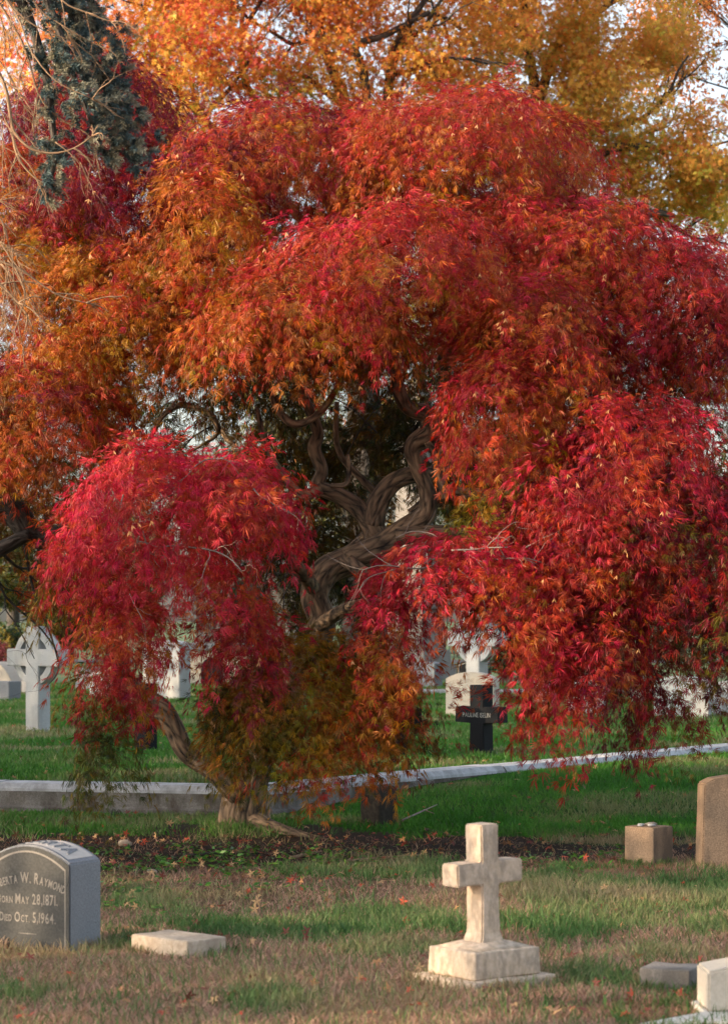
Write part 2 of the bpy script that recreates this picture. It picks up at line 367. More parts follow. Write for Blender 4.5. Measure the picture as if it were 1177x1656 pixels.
# ------------------------------------------------------------------ tubes
class Tubes:
    def __init__(s): s.V = []; s.F = []; s.n = 0; s.B = []; s.k = 1.0
    def add(s, pts, radii, seg=8, sub=5, wob=0.0, seed=0, flare=0):
        pts = [np.array(p, float) for p in pts]
        if np.isscalar(radii): radii = [radii] * len(pts)
        radii = [q * s.k for q in radii]
        Pp = []; Rr = []
        ext = [2 * pts[0] - pts[1]] + pts + [2 * pts[-1] - pts[-2]]
        for i in range(len(pts) - 1):
            p0, p1, p2, p3 = ext[i:i + 4]
            for k in range(sub):
                t = k / sub
                Pp.append(.5 * ((2 * p1) + (-p0 + p2) * t + (2 * p0 - 5 * p1 + 4 * p2 - p3) * t * t + (-p0 + 3 * p1 - 3 * p2 + p3) * t ** 3))
                Rr.append(radii[i] * (1 - t) + radii[i + 1] * t)
        Pp.append(pts[-1]); Rr.append(radii[-1]); Pp = np.array(Pp); Rr = np.array(Rr); n = len(Pp)
        T = np.gradient(Pp, axis=0); T /= np.linalg.norm(T, axis=1, keepdims=True) + 1e-9
        u = np.cross(T[0], [0.3, .9, .2]); u /= np.linalg.norm(u) + 1e-9
        th = np.arange(seg) / seg * 2 * math.pi; V = np.zeros((n, seg, 3))
        for i in range(n):
            u = u - T[i] * np.dot(u, T[i]); u /= np.linalg.norm(u) + 1e-9; v = np.cross(T[i], u)
            rr = Rr[i] * (1 + wob * (np.sin(th * 3 + seed + i * .25) * .6 + np.sin(th * 5 - i * .4 + seed) * .4))
            V[i] = Pp[i] + (np.cos(th) * rr)[:, None] * u + (np.sin(th) * rr)[:, None] * v
        base = s.n; s.V.append(V.reshape(-1, 3)); s.n += n * seg
        ln = np.concatenate([[0], np.cumsum(np.linalg.norm(np.diff(Pp, axis=0), axis=1))]); BB = np.zeros((n, seg, 3))
        BB[..., 0] = np.cos(th)[None] * Rr[:, None] + len(s.B) * .37; BB[..., 1] = np.sin(th)[None] * Rr[:, None]; BB[..., 2] = ln[:, None] + .04 * np.sin(th * 2 + seed)[None]
        s.B.append(BB.reshape(-1, 3)); s.B.append(np.stack([BB[0, 0], BB[-1, 0]]))
        i, j = np.meshgrid(np.arange(n - 1), np.arange(seg), indexing='ij'); i = i.ravel(); j = j.ravel(); j2 = (j + 1) % seg
        s.F.append(base + np.stack([i * seg + j, i * seg + j2, (i + 1) * seg + j2, (i + 1) * seg + j], 1))
        c = s.n; s.V.append(np.stack([Pp[0], Pp[-1]])); s.n += 2
        jj = np.arange(seg); s.F.append(np.stack([base + (jj + 1) % seg, base + jj, np.full(seg, c), np.full(seg, c)], 1)[:, :4])
        s.F.append(np.stack([base + (n - 1) * seg + jj, base + (n - 1) * seg + (jj + 1) % seg, np.full(seg, c + 1), np.full(seg, c + 1)], 1))
    def build(s, name, mat, parent=None):
        V = np.concatenate(s.V); F = np.concatenate(s.F)
        tri = F[:, 2] == F[:, 3]
        o = np_mesh(name, V, [F[~tri], F[tri][:, :3]], mat, parent, smooth=True)
        o.data.attributes.new('bark', 'FLOAT_VECTOR', 'POINT').data.foreach_set('vector', np.concatenate(s.B).astype(np.float32).ravel())
        return o

def PX(path, d):                       # pixel path, constant or per point distance
    out = []
    for k, p in enumerate(path):
        dd = p[2] if len(p) > 2 else d
        out.append(P(p[0], p[1], dd))
    return out
def fork(tb, start, direc, length, rad, depth, r, droop=.15, seg=5, spread=.6, kids=3, curl=.25):
    pts = [np.array(start)]; d = np.array(direc, float); d /= np.linalg.norm(d); n = 5
    for i in range(n):
        d = d + r.normal(0, curl, 3) * .6; d[2] -= droop * .35; d /= np.linalg.norm(d); pts.append(pts[-1] + d * length / n)
    rr = np.linspace(rad, rad * .45, n + 1)
    tb.add(pts, list(rr), seg, 2)
    if depth > 0:
        for k in range(kids):
            i = r.integers(1, n + 1); dd = (pts[i] - pts[i - 1]); dd /= np.linalg.norm(dd)
            fork(tb, pts[i], dd + r.normal(0, spread, 3), length * r.uniform(.45, .75), rr[i] * .65, depth - 1, r, droop, max(3, seg - 1), spread, kids, curl)
# ------------------------------------------------------------------ maple foliage
CRIM = np.array([.54, .028, .058]); RED = np.array([.38, .024, .024]); ORED = np.array([.40, .056, .018]); ORG = np.array([.46, .14, .020])
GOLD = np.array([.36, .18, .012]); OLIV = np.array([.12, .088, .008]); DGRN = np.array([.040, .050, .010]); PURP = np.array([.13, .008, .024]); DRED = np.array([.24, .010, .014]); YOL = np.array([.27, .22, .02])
TAN = np.array([.58, .30, .13])
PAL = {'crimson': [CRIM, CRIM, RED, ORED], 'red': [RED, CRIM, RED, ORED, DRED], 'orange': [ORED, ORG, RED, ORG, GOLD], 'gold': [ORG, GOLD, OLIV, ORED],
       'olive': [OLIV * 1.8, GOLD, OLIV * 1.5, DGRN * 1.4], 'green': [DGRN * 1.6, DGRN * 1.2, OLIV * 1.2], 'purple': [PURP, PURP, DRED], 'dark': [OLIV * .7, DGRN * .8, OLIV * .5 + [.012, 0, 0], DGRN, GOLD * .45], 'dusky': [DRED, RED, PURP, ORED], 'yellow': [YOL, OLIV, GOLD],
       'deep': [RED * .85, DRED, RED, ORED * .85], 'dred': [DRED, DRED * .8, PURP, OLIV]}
def mound(name, px, py, hw, hpx, d, ry, pal, under, parent, dens=46, label=None, seed=0, tuft=26, lsize=.073, sparse=0.0, seeds=.07, full=False, ragged=.35):
    r = np.random.default_rng(1000 + seed)
    top = P(px, py, d); rx = hw / FPX * d * .97; H = hpx / FPX * d * .72; lsize = lsize * (1.08 if pal == 'crimson' else 1); dens = dens * (2.7 if pal != 'dark' else 2.5); lsize = lsize * (.85 if pal not in ('dark',) else 1.1)
    area = 2 * math.pi * math.sqrt(rx * ry) * H * .75 + math.pi * rx * ry * .5
    n = int(area * dens)
    th = r.random(n) * 2 * math.pi
    t = r.random(n) ** .75                                   # 0 top .. 1 skirt
    rad = np.sin(np.clip(t * 1.25, 0, 1) * math.pi / 2) ** .9 * (1 + .06 * np.sin(3 * th + seed))
    zz = -(t ** 1.55)
    # lumpy surface, slightly ragged skirt
    nx, ny = np.cos(th), np.sin(th)
    lum = lump(np.stack([nx * rad * rx + seed, ny * rad * ry, zz * H], 1), 3.4, seed)
    inn = 1 - .42 * r.random(n) ** 1.7
    tier = np.mod(t * (2.2 + H * 2.2) + .55 * lump(np.stack([nx * 1.3 + seed, ny * 1.3, zz * .5], 1), 1.9, seed + 3) + seed * .37, 1.0)
    sc = inn * (1 + .10 * lum + .20 * (tier - .55) * sm(.02, .25, t)); sc = np.where(r.random(n) < .06, 1.02 + .16 * r.random(n), sc)
    O = np.stack([nx * rad * rx * sc, ny * rad * ry * sc, zz * H * (1 + ragged * .5 * t * np.sin(5 * th + seed * 2)) - (1 - inn) * .35 * H + .05 * lum], 1)
    fine = lump(np.stack([nx * rad * rx + 2 * seed, ny * rad * ry, zz * H], 1), 8.5, seed + 5)
    keep = (lum > -1.2 + sparse * 1.3) & ~((fine < -.42) & (inn > .86)) & ~((tier < .16) & (inn > .9))
    O = O[keep]; nx = nx[keep]; ny = ny[keep]; t = t[keep]; inn = inn[keep]; n = len(O); lum = lum[keep]
    # downslope flow
    flow = np.stack([nx * (1.15 - .55 * t) * rx / max(rx, ry), ny * (1 - .55 * t) * ry / max(rx, ry), -.25 - 1.15 * t], 1) + r.normal(0, .46, (n, 3)) * 1.0
    flow /= np.linalg.norm(flow, axis=1, keepdims=True)
    norm = np.stack([nx * (.35 + t), ny * (.35 + t), 1.15 - t], 1); norm /= np.linalg.norm(norm, axis=1, keepdims=True)
    # tufts of leaves along a short drooping shoot
    L = r.uniform(.14, .36, n) * (.8 + .4 * t)
    s = r.random((n, tuft))
    side = np.cross(flow, norm)
    pos = O[:, None, :] + flow[:, None, :] * (s * L[:, None])[..., None] + norm[:, None, :] * (.05 * np.sin(s * 3))[..., None] \
        + np.array([0, 0, -1.0]) * (s ** 2 * L[:, None] * .30)[..., None] + side[:, None, :] * (r.normal(0, .055, (n, tuft)))[..., None] + r.normal(0, .022, (n, tuft, 3))
    ax = flow[:, None, :] * .9 + np.array([0, 0, -.12]) + side[:, None, :] * r.normal(0, .7, (n, tuft))[..., None] + r.normal(0, .22, (n, tuft, 3))
    nm = norm[:, None, :] + r.normal(0, .38, (n, tuft, 3))
    pos = pos.reshape(-1, 3) + np.array(top); ax = ax.reshape(-1, 3); nm = nm.reshape(-1, 3)
    # colour: pigment per shoot, greener for inner and lower shoots
    pc = np.array(PAL[pal]); uc = np.array(PAL[under])
    ci = pc[r.integers(0, len(pc), n)]; cu = uc[r.integers(0, len(uc), n)]
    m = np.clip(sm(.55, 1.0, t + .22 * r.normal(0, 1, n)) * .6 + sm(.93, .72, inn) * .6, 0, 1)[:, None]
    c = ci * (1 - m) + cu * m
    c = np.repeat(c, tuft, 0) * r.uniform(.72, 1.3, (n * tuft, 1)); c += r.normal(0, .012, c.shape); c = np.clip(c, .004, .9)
    sz = lsize * r.uniform(.6, 1.45, len(pos))
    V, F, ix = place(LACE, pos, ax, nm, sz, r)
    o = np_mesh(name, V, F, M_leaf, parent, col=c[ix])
    if label: o['label'] = label
    # winged seeds hang in pairs under the outer shoots
    k = np.where((r.random(len(pos)) < seeds * .20) & (np.repeat(inn, tuft) > .9))[0]
    if len(k) > 3:
        k2 = np.concatenate([k, k]); p2 = pos[k2] + r.normal(0, .03, (len(k2), 3)) + np.repeat(norm, tuft, 0)[k2] * .04
        V, F, ix = place(SEED, p2, np.array([0, 0, -1.]) + r.normal(0, .35, (len(k2), 3)), np.repeat(norm, tuft, 0)[k2] + r.normal(0, .3, (len(k2), 3)), np.full(len(k2), .033), r)
        so = np_mesh('winged_seeds', V, F, M_leaf, o, col=TAN * r.uniform(.7, 1.15, (len(k2), 1))[ix]); so['kind'] = 'stuff'
    return o

maple = thing('weeping_maple', 'huge weeping red maple with feathery leaves and a twisted trunk on the dark soil patch', 'tree', P(392, 1345, 17.0))
maple_inv = Vector(maple.location)
def mpart(o):
    o.location = -maple_inv; return o
T = Tubes()
d0 = 17.0
T.add(PX([(392, 1362), (392, 1340), (393, 1305), (402, 1262), (425, 1205), (458, 1140), (495, 1070), (520, 1010), (510, 962), (530, 922), (572, 900), (612, 868)], d0),
      [.24, .20, .172, .145, .122, .112, .108, .100, .098, .105, .10, .11], 16, 6, .10, 1)
for k, (a, dx) in enumerate([((352, 1352), -50), ((430, 1352), 60), ((400, 1362), 10), ((372, 1360), -25), ((440, 1350), 90)]):   # root flare
    T.add([P(395, 1325, 17.0), P(a[0], a[1] - 8, 16.95 - .05 * k), P(a[0] + dx, a[1] + 14, 16.8 - .1 * k)], [.11, .07, .03], 8, 5, .1, k)
T.k = .88
T.add(PX([(385, 1290), (345, 1248), (302, 1218), (283, 1180), (262, 1150), (225, 1128), (195, 1090), (190, 1020, 16.6), (215, 940, 16.2), (255, 860, 15.8), (300, 790, 15.4), (350, 752, 15.2)], 16.9),
      [.09, .078, .074, .084, .10, .10, .09, .075, .06, .05, .035, .02], 12, 6, .12, 2)
T.add(PX([(610, 870), (585, 828), (550, 802), (515, 786), (520, 760), (508, 726), (514, 700), (500, 660), (470, 600)], 16.8), [.10, .075, .065, .058, .052, .055, .048, .04, .03], 12, 6, .12, 3)
T.add(PX([(520, 790), (490, 800), (460, 770), (430, 720), (415, 660)], 16.6), [.045, .038, .03, .025, .02], 8, 5, .1, 31)
T.add(PX([(600, 850), (612, 812), (635, 782), (665, 768), (700, 765, 17.1), (722, 730, 17.2), (735, 680, 17.3), (740, 600, 17.3)], 16.8), [.10, .085, .075, .068, .06, .055, .05, .04], 12, 6, .12, 4)
T.add(PX([(560, 905), (620, 880), (665, 850), (690, 828), (688, 790), (672, 750), (668, 722), (695, 700), (690, 672), (655, 655), (640, 600), (640, 500)], 16.6), [.10, .095, .085, .075, .062, .06, .068, .09, .075, .055, .045, .03], 12, 6, .13, 5)
T.add(PX([(690, 705), (712, 690), (728, 650), (760, 600), (800, 520)], 16.7), [.075, .06, .05, .04, .03], 10, 5, .12, 6)
T.add(PX([(672, 838), (712, 802), (760, 800), (810, 800, 16.4), (870, 780, 16.2), (930, 720, 16), (985, 680, 15.9)], 16.7), [.085, .062, .055, .05, .042, .035, .025], 10, 5, .12, 7)
T.add(PX([(722, 805), (708, 765), (703, 735), (690, 715)], 16.45), [.035, .034, .03, .028], 8, 5, .12, 8)
T.add(PX([(640, 868), (720, 862), (790, 868), (850, 880, 16), (910, 880, 15.7)], 16.5), [.075, .062, .055, .045, .03], 10, 5, .12, 9)
T.add(PX([(610, 800), (575, 765), (550, 735), (543, 700), (545, 650)], 17.2), [.035, .03, .028, .025, .02], 8, 5, .1, 10)
T.add(PX([(535, 785), (560, 782), (565, 755), (562, 735)], 16.5), [.022, .02, .018, .015], 6, 5, .1, 11)
T.add(PX([(440, 640), (455, 670), (480, 686), (520, 665), (560, 600)], 16.3), [.03, .032, .03, .028, .02], 8, 5, .1, 12)
T.add(PX([(520, 1010), (560, 985, 16.2), (610, 975, 15.6), (650, 985, 15.2), (655, 1015, 15.1), (640, 1050, 15.1), (630, 1080, 15.1)], 16.9), [.06, .05, .04, .032, .030, .028, .015], 8, 5, .12, 13)
T.add(PX([(560, 905), (600, 930, 16.2), (640, 900, 15.6), (690, 880, 15.3), (760, 890, 15.2), (830, 905, 15.2)], 16.6), [.06, .05, .04, .03, .024, .015], 8, 5, .1, 14)
T.add(PX([(505, 950), (470, 900, 16), (440, 840, 15.5), (400, 770, 15.1), (370, 745, 15)], 16.8), [.06, .045, .035, .025, .015], 8, 5, .1, 15)
T.add(PX([(470, 600), (420, 520), (360, 420), (340, 330)], 16.8), [.03, .028, .022, .012], 7, 5, .1, 16)
T.add(PX([(640, 500), (650, 400), (720, 250), (760, 190)], 16.7), [.03, .028, .022, .012], 7, 5, .1, 17)
T.add(PX([(800, 520), (900, 430), (980, 370)], 16.7), [.03, .025, .012], 7, 5, .1, 18)
T.add(PX([(985, 800, 16), (1060, 760, 16.2), (1130, 700, 16.4)], 16), [.03, .025, .012], 7, 5, .1, 19)
T.add(PX([(870, 780, 16.2), (985, 800, 16)], 16), [.042, .03], 7, 5, .1, 20)
T.add(PX([(460, 770, 16.8), (420, 760, 17.4), (360, 700, 17.8), (342, 672, 17.8), (300, 655, 17.8), (268, 668, 17.8), (248, 700, 17.8), (230, 745, 17.8)], 17), [.03, .026, .024, .026, .028, .025, .022, .018], 8, 5, .12, 21)
T.add(PX([(342, 672), (352, 700), (330, 718), (300, 735)], 17.8), [.022, .018, .014, .008], 6, 5, .1, 22)
mpart(T.build('trunk', M_bark, maple))
# fine dark twigs inside, pale bare twigs over the front mounds
tw = Tubes(); r = np.random.default_rng(5)
for (px, py, d, dx, dz, L, rad) in [(340, 690, 17.8, -.6, -.6, .8, .012), (330, 660, 17.8, .4, -.9, .9, .012), (500, 790, 17, -.3, -1, .9, .012), (420, 760, 17.2, -.4, -.8, .9, .012), (480, 900, 17.2, -.3, -1, .8, .01),
        (560, 740, 17.4, .3, .9, .7, .01), (720, 700, 17.4, .5, .4, .8, .012), (760, 800, 17.2, .4, -.7, .7, .01), (820, 810, 16.8, .6, -.5, .8, .012), (610, 700, 17.6, -.5, .6, .8, .01), (450, 860, 17.3, -.2, -1, .8, .01), (260, 700, 17.8, .5, -.8, .9, .012), (520, 850, 17.4, -.6, -.8, .9, .01)]:
    fork(tw, P(px, py, d), (dx, r.normal(0, .3), dz), L, rad * .6, 3, r, .1, 5, .7, 3, .35)
mpart(tw.build('inner_twigs', M_darkbark, maple))
tw = Tubes(); tw2 = Tubes()
for (px, py, d, ddx, ddz, L, rad, dep) in [(280, 800, 14.6, -.9, -.1, .42, .010, 2), (345, 742, 14.55, -.8, .1, .30, .009, 2), (345, 742, 14.55, .7, -.25, .25, .009, 2), (410, 790, 14.4, .5, -.3, .3, .008, 2), (200, 800, 14.4, -.3, -.9, .35, .009, 2), (180, 790, 14.4, .5, -.7, .3, .008, 2),
        (300, 880, 14.4, -.8, -.2, .3, .012, 2), (305, 885, 14.4, .9, -.35, .42, .014, 2), (230, 850, 14.4, .4, -.8, .3, .008, 2), (700, 915, 14.6, -.9, -.2, .5, .012, 2), (640, 920, 14.6, -.8, -.3, .3, .009, 1), (730, 890, 14.55, .8, .2, .35, .013, 2), (760, 885, 14.55, .9, -.3, .35, .012, 2), (800, 905, 14.6, .8, -.5, .3, .012, 2),
        (690, 895, 14.6, .3, -.9, .35, .010, 2), (740, 920, 14.55, .5, -.8, .3, .010, 2), (850, 885, 14.7, .8, .1, .3, .009, 2), (640, 870, 14.7, .5, .3, .3, .007, 1), (890, 880, 15.0, .8, .1, .3, .007, 2), (880, 830, 15.1, .6, .2, .35, .007, 2), (210, 960, 14.4, .4, -.8, .25, .007, 1)]:
    fork(tw if px < 500 else tw2, P(px, py, d), (ddx, -.25, ddz), L, rad * .5, dep, r, .25, 5, .55, 3, .38)
mpart(tw2.build('bare_twigs', M_twig, maple)); mpart(tw.build('bare_twigs', M_twig, maple))

MOUNDS = [  # px, py, hw, hpx, d, ry, palette, under, dens, sparse, label
 (765, 150, 205, 230, 16.9, 1.1, 'deep', 'orange', 46, 0, None),
 (640, 178, 130, 190, 16.8, .9, 'deep', 'orange', 44, 0, None),
 (440, 178, 160, 190, 17.0, 1.0, 'dusky', 'orange', 46, 0, 'dusky red upper foliage mound'),
 (350, 215, 85, 150, 16.8, .7, 'purple', 'dusky', 46, 0, 'dark purple red foliage mound'),  # purple palette paints in the shade the spruce casts here
 (325, 290, 105, 240, 16.3, .8, 'orange', 'gold', 46, 0, 'orange foliage mound'),
 (640, 335, 210, 225, 15.8, 1.0, 'red', 'orange', 46, 0, None),
 (480, 430, 155, 165, 15.7, .8, 'red', 'gold', 46, 0, 'orange and gold foliage mound'),
 (385, 480, 95, 95, 15.8, .6, 'orange', 'gold', 42, 0, 'orange and gold foliage mound'),
 (575, 480, 95, 85, 15.6, .6, 'red', 'gold', 42, 0, 'orange and gold foliage mound'),
 (955, 338, 165, 190, 16.3, .9, 'red', 'orange', 46, 0, None),
 (850, 300, 140, 170, 16.6, .8, 'red', 'orange', 46, 0, None),
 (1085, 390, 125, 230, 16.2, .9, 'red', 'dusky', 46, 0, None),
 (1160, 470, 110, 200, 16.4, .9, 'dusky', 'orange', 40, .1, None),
 (870, 455, 130, 180, 15.6, .7, 'red', 'orange', 46, 0, None),
 (890, 540, 80, 160, 15.5, .5, 'red', 'orange', 44, 0, None),
 (808, 565, 76, 200, 15.3, .45, 'crimson', 'orange', 46, 0, 'bright red hanging foliage mound'),
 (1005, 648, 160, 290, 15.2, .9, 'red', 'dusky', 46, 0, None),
 (1095, 750, 150, 310, 15.2, .9, 'dred', 'dred', 50, 0, 'dark dusky red foliage mound'),  # dark palette puts the shade on the crown's right side into the leaf colour
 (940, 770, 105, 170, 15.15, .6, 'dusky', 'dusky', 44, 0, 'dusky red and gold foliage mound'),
 (240, 722, 122, 240, 14.9, .75, 'crimson', 'crimson', 40, .30, 'bright crimson foliage mound nearest the camera'),
 (392, 735, 84, 160, 14.9, .6, 'crimson', 'crimson', 40, .30, 'bright crimson foliage mound nearest the camera'),
 (138, 845, 55, 110, 14.9, .45, 'crimson', 'dred', 44, .05, None),
 (205, 930, 60, 180, 14.8, .3, 'crimson', 'orange', 44, .15, None),
 (350, 920, 80, 75, 14.8, .35, 'crimson', 'orange', 24, .5, None),
 (400, 970, 52, 130, 14.9, .4, 'crimson', 'dred', 40, .1, None),
 (195, 1045, 42, 100, 14.8, .25, 'crimson', 'dred', 38, .15, None),
 (730, 868, 130, 90, 14.9, .5, 'crimson', 'crimson', 44, .15, 'bright crimson foliage mound in front of the trunk'),
 (800, 876, 110, 88, 14.95, .45, 'crimson', 'crimson', 44, .1, 'bright crimson foliage mound in front of the trunk'),
 (905, 885, 146, 140, 15.0, .6, 'crimson', 'orange', 44, .05, None),
 (628, 965, 50, 200, 14.9, .4, 'red', 'orange', 42, .05, None),
 (885, 985, 38, 215, 14.9, .3, 'crimson', 'crimson', 70, .05, None),
 (980, 930, 75, 250, 15.0, .4, 'red', 'dred', 46, .2, None),
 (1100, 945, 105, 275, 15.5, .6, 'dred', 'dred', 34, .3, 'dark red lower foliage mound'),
 (490, 1030, 115, 205, 15.2, .5, 'yellow', 'gold', 62, 0, 'olive green lower foliage mound'),
 (405, 1080, 58, 165, 15.5, .5, 'green', 'olive', 62, .05, 'dark green lower foliage mound'),
 (575, 1075, 70, 145, 15.2, .4, 'gold', 'orange', 58, .05, 'gold and orange lower foliage mound'),
  (520, 1205, 45, 40, 15.3, .3, 'gold', 'orange', 34, .15, 'gold and orange lower foliage mound'),
 (825, 785, 65, 110, 15.6, .4, 'yellow', 'yellow', 46, 0, 'yellow green foliage mound'),
 (108, 955, 45, 40, 15.4, .3, 'green', 'green', 18, .3, 'dark green sparse foliage mound'),
 (158, 1078, 48, 70, 15.3, .3, 'green', 'green', 22, .3, 'dark green sparse foliage mound'),
 (172, 1135, 34, 150, 15.3, .3, 'green', 'green', 36, .2, 'dark green sparse foliage mound'),
 (665, 1090, 40, 100, 15.2, .25, 'dred', 'dark', 22, .3, None),
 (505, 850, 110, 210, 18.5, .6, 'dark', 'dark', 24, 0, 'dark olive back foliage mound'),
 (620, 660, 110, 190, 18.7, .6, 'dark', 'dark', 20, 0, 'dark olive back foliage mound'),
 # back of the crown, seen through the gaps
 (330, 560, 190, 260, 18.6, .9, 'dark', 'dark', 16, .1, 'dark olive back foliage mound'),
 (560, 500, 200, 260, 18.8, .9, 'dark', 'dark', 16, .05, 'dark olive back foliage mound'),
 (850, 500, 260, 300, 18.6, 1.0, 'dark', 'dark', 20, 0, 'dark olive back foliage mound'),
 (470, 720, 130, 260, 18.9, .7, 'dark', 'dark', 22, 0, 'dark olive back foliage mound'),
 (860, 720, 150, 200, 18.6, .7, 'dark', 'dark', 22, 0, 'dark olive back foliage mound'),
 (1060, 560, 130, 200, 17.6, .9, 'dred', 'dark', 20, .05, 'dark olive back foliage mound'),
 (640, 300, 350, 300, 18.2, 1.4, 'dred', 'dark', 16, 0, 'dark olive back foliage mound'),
]
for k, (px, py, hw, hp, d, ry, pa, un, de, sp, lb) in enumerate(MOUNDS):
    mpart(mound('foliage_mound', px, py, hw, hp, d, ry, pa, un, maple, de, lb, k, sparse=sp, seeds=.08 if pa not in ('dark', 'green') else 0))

# second maple at the left edge
maple2 = thing('weeping_maple', 'orange and dusky red weeping maple at the left edge beside the taller red one', 'tree', P(-240, 1330, 17.2))
inv2 = Vector(maple2.location)
T = Tubes()
T.add(PX([(-240, 1345), (-240, 1300), (-230, 1150), (-215, 1000), (-160, 890), (-90, 830), (0, 818), (32, 838), (48, 865), (78, 872), (110, 850)], 17.2), [.2, .17, .15, .14, .13, .115, .105, .10, .085, .07, .05], 14, 6, .1, 1)
T.add(PX([(-90, 840), (-40, 900), (0, 888), (30, 872), (48, 866)], 17.1), [.08, .06, .055, .05, .045], 9, 5, .1, 2)
T.add(PX([(-215, 1000), (-180, 800), (-120, 600), (-40, 500), (30, 450), (90, 420)], 17.3), [.13, .11, .09, .07, .05, .03], 10, 5, .1, 3)
T.add(PX([(-120, 600), (-60, 400), (40, 290), (120, 250)], 17.3), [.08, .06, .04, .02], 8, 5, .1, 4)
o = T.build('trunk', M_darkbark, maple2); o.location = -inv2
tw = Tubes()
for (px, py, d, dx, dz) in [(20, 830, 17.3, .3, 1), (60, 860, 17.3, .6, .8), (0, 890, 17.3, .5, -1), (40, 880, 17.3, .5, -1), (100, 850, 17.3, .8, .4), (-20, 890, 17.5, .2, -1), (60, 880, 17.4, .3, -1)]:
    fork(tw, P(px, py, d), (dx, r.normal(0, .3), dz), .9, .012, 3, r, .1, 5, .7, 3, .35)
o = tw.build('inner_twigs', M_darkbark, maple2); o.location = -inv2
for k, (px, py, hw, hp, d, ry, pa, un, de, sp, lb) in enumerate([
 (150, 105, 140, 220, 17.4, .9, 'purple', 'dusky', 46, 0, 'dark purple red foliage mound'),
 (170, 220, 150, 220, 17.0, .9, 'purple', 'dusky', 46, 0, 'dark purple red foliage mound'),  # spruce shade on this mound is put into its purple leaf colour
 (40, 240, 130, 230, 17.2, .9, 'orange', 'gold', 40, .1, 'orange foliage mound'),
 (190, 400, 140, 200, 16.4, .8, 'orange', 'gold', 44, .03, 'orange foliage mound'),
 (50, 380, 120, 180, 16.7, .8, 'orange', 'gold', 38, .15, 'orange foliage mound'),
 (250, 450, 110, 160, 16.2, .6, 'orange', 'gold', 40, .1, 'orange foliage mound'),
 (115, 520, 95, 170, 16.1, .6, 'orange', 'orange', 44, .05, None),
 (60, 590, 135, 200, 15.9, .8, 'dusky', 'gold', 46, .03, 'dusky red foliage mound'),
 (-80, 560, 120, 260, 16.2, .9, 'dusky', 'gold', 34, .05, 'dusky red foliage mound'),
 (40, 815, 130, 150, 18.8, .6, 'dark', 'gold', 26, .1, 'dark olive back foliage mound'),
 (60, 640, 180, 260, 18.9, .8, 'dark', 'dark', 18, .1, 'dark olive back foliage mound'),
 (30, 300, 200, 300, 18.6, 1.0, 'dark', 'dred', 16, .1, 'dark olive back foliage mound')]):
    o = mound('foliage_mound', px, py, hw, hp, d, ry, pa, un, maple2, de, lb, 100 + k, sparse=sp, seeds=.1 if pa != 'dark' else 0); o.location = -inv2

# ------------------------------------------------------------------ leaf cloud trees
def leaf_cloud(name, clumps, n, size, tmpl, mat, pal, parent, seed, jit=1.0, updir=.3, colf=None):
    """clumps: (k,4) centre+radius"""
    r = np.random.default_rng(seed); cl = np.asarray(clumps)
    w = cl[:, 3] ** 2; i = r.choice(len(cl), n, p=w / w.sum())
    v = r.normal(0, 1, (n, 3)); v /= np.linalg.norm(v, axis=1, keepdims=True); v[:, 2] *= .8
    pos = cl[i, :3] + v * (cl[i, 3] * (.35 + .75 * r.random(n) ** .6))[:, None]
    nm = v * .8 + r.normal(0, .8, (n, 3)) + [0, 0, updir]; ax = r.normal(0, .7, (n, 3)) + v * .3 + [0, 0, -.7]
    pal = np.array(pal); ck = r.integers(0, len(pal), len(cl)); k = np.where(r.random(n) < .5, ck[i], r.integers(0, len(pal), n))
    c = pal[k] * r.uniform(.7, 1.3, (n, 1))
    if colf is not None: c = colf(pos, c, r)
    V, F, ix = place(tmpl, pos, ax, nm, size * r.uniform(.65, 1.3, n), r)
    o = np_mesh(name, V, F, mat, parent, col=np.clip(c, .003, .9)[ix])
    if parent is not None: o.location = -Vector(parent.location)
    return o
def clump_set(c, rad, k, cr, seed, shell=.45):
    r = np.random.default_rng(seed); v = r.normal(0, 1, (k, 3)); v /= np.linalg.norm(v, axis=1, keepdims=True)
    p = np.array(c) + v * np.array(rad) * (shell + (1 - shell) * r.random((k, 1)))
    return np.concatenate([p, cr * r.uniform(.6, 1.3, (k, 1))], 1)
def local(o, root): o.location = -Vector(root.location); return o

Y1 = (.80, .50, .09); Y2 = (.76, .38, .075); O1 = (.72, .25, .07); R1 = (.52, .07, .05); G1 = (.24, .25, .03); O2 = (.5, .12, .06); B1 = (.34, .13, .05)
# big orange sweetgum behind the maple
def bough_tree(name, label, base, boughs, M, extra_r=0):
    root = thing(name, label, 'tree', base)
    return root
sg = thing('autumn_tree', 'tall orange and gold star leaved tree rising behind the middle of the red maple', 'tree', P(590, 1043, 38))
sg.location.z = .2
T = Tubes(); D = 38
T.add([Vector((sg.location.x, D, .0)), P(590, 700, D), P(575, 400, D), P(560, 190, D), P(540, 120, D), P(522, 70, D), P(515, -40, D)], [.40, .28, .20, .11, .08, .06, .04], 10, 5, .06)
T.add(PX([(580, 420), (620, 200), (640, 80), (680, 10), (710, -30)], D), [.14, .09, .08, .05, .04], 8, 5, .06)
T.add(PX([(600, 300), (590, 130), (575, 75), (620, 58), (690, 22)], D - .5), [.10, .07, .06, .05, .04], 7, 5, .06)
T.add(PX([(575, 400), (480, 250), (400, 140), (390, 60), (400, -30)], D), [.10, .07, .05, .04, .03], 7, 5, .06)
T.add(PX([(555, 170), (500, 128), (480, 118)], D), [.06, .04, .03], 6, 5, .06)
T.add(PX([(575, 450), (380, 240), (290, 150), (270, 60), (285, -20)], D), [.10, .06, .04, .03, .02], 7, 5, .06)
T.add(PX([(380, 240), (330, 190), (300, 110)], D), [.06, .04, .02], 6, 5, .06)
rr = np.random.default_rng(3)
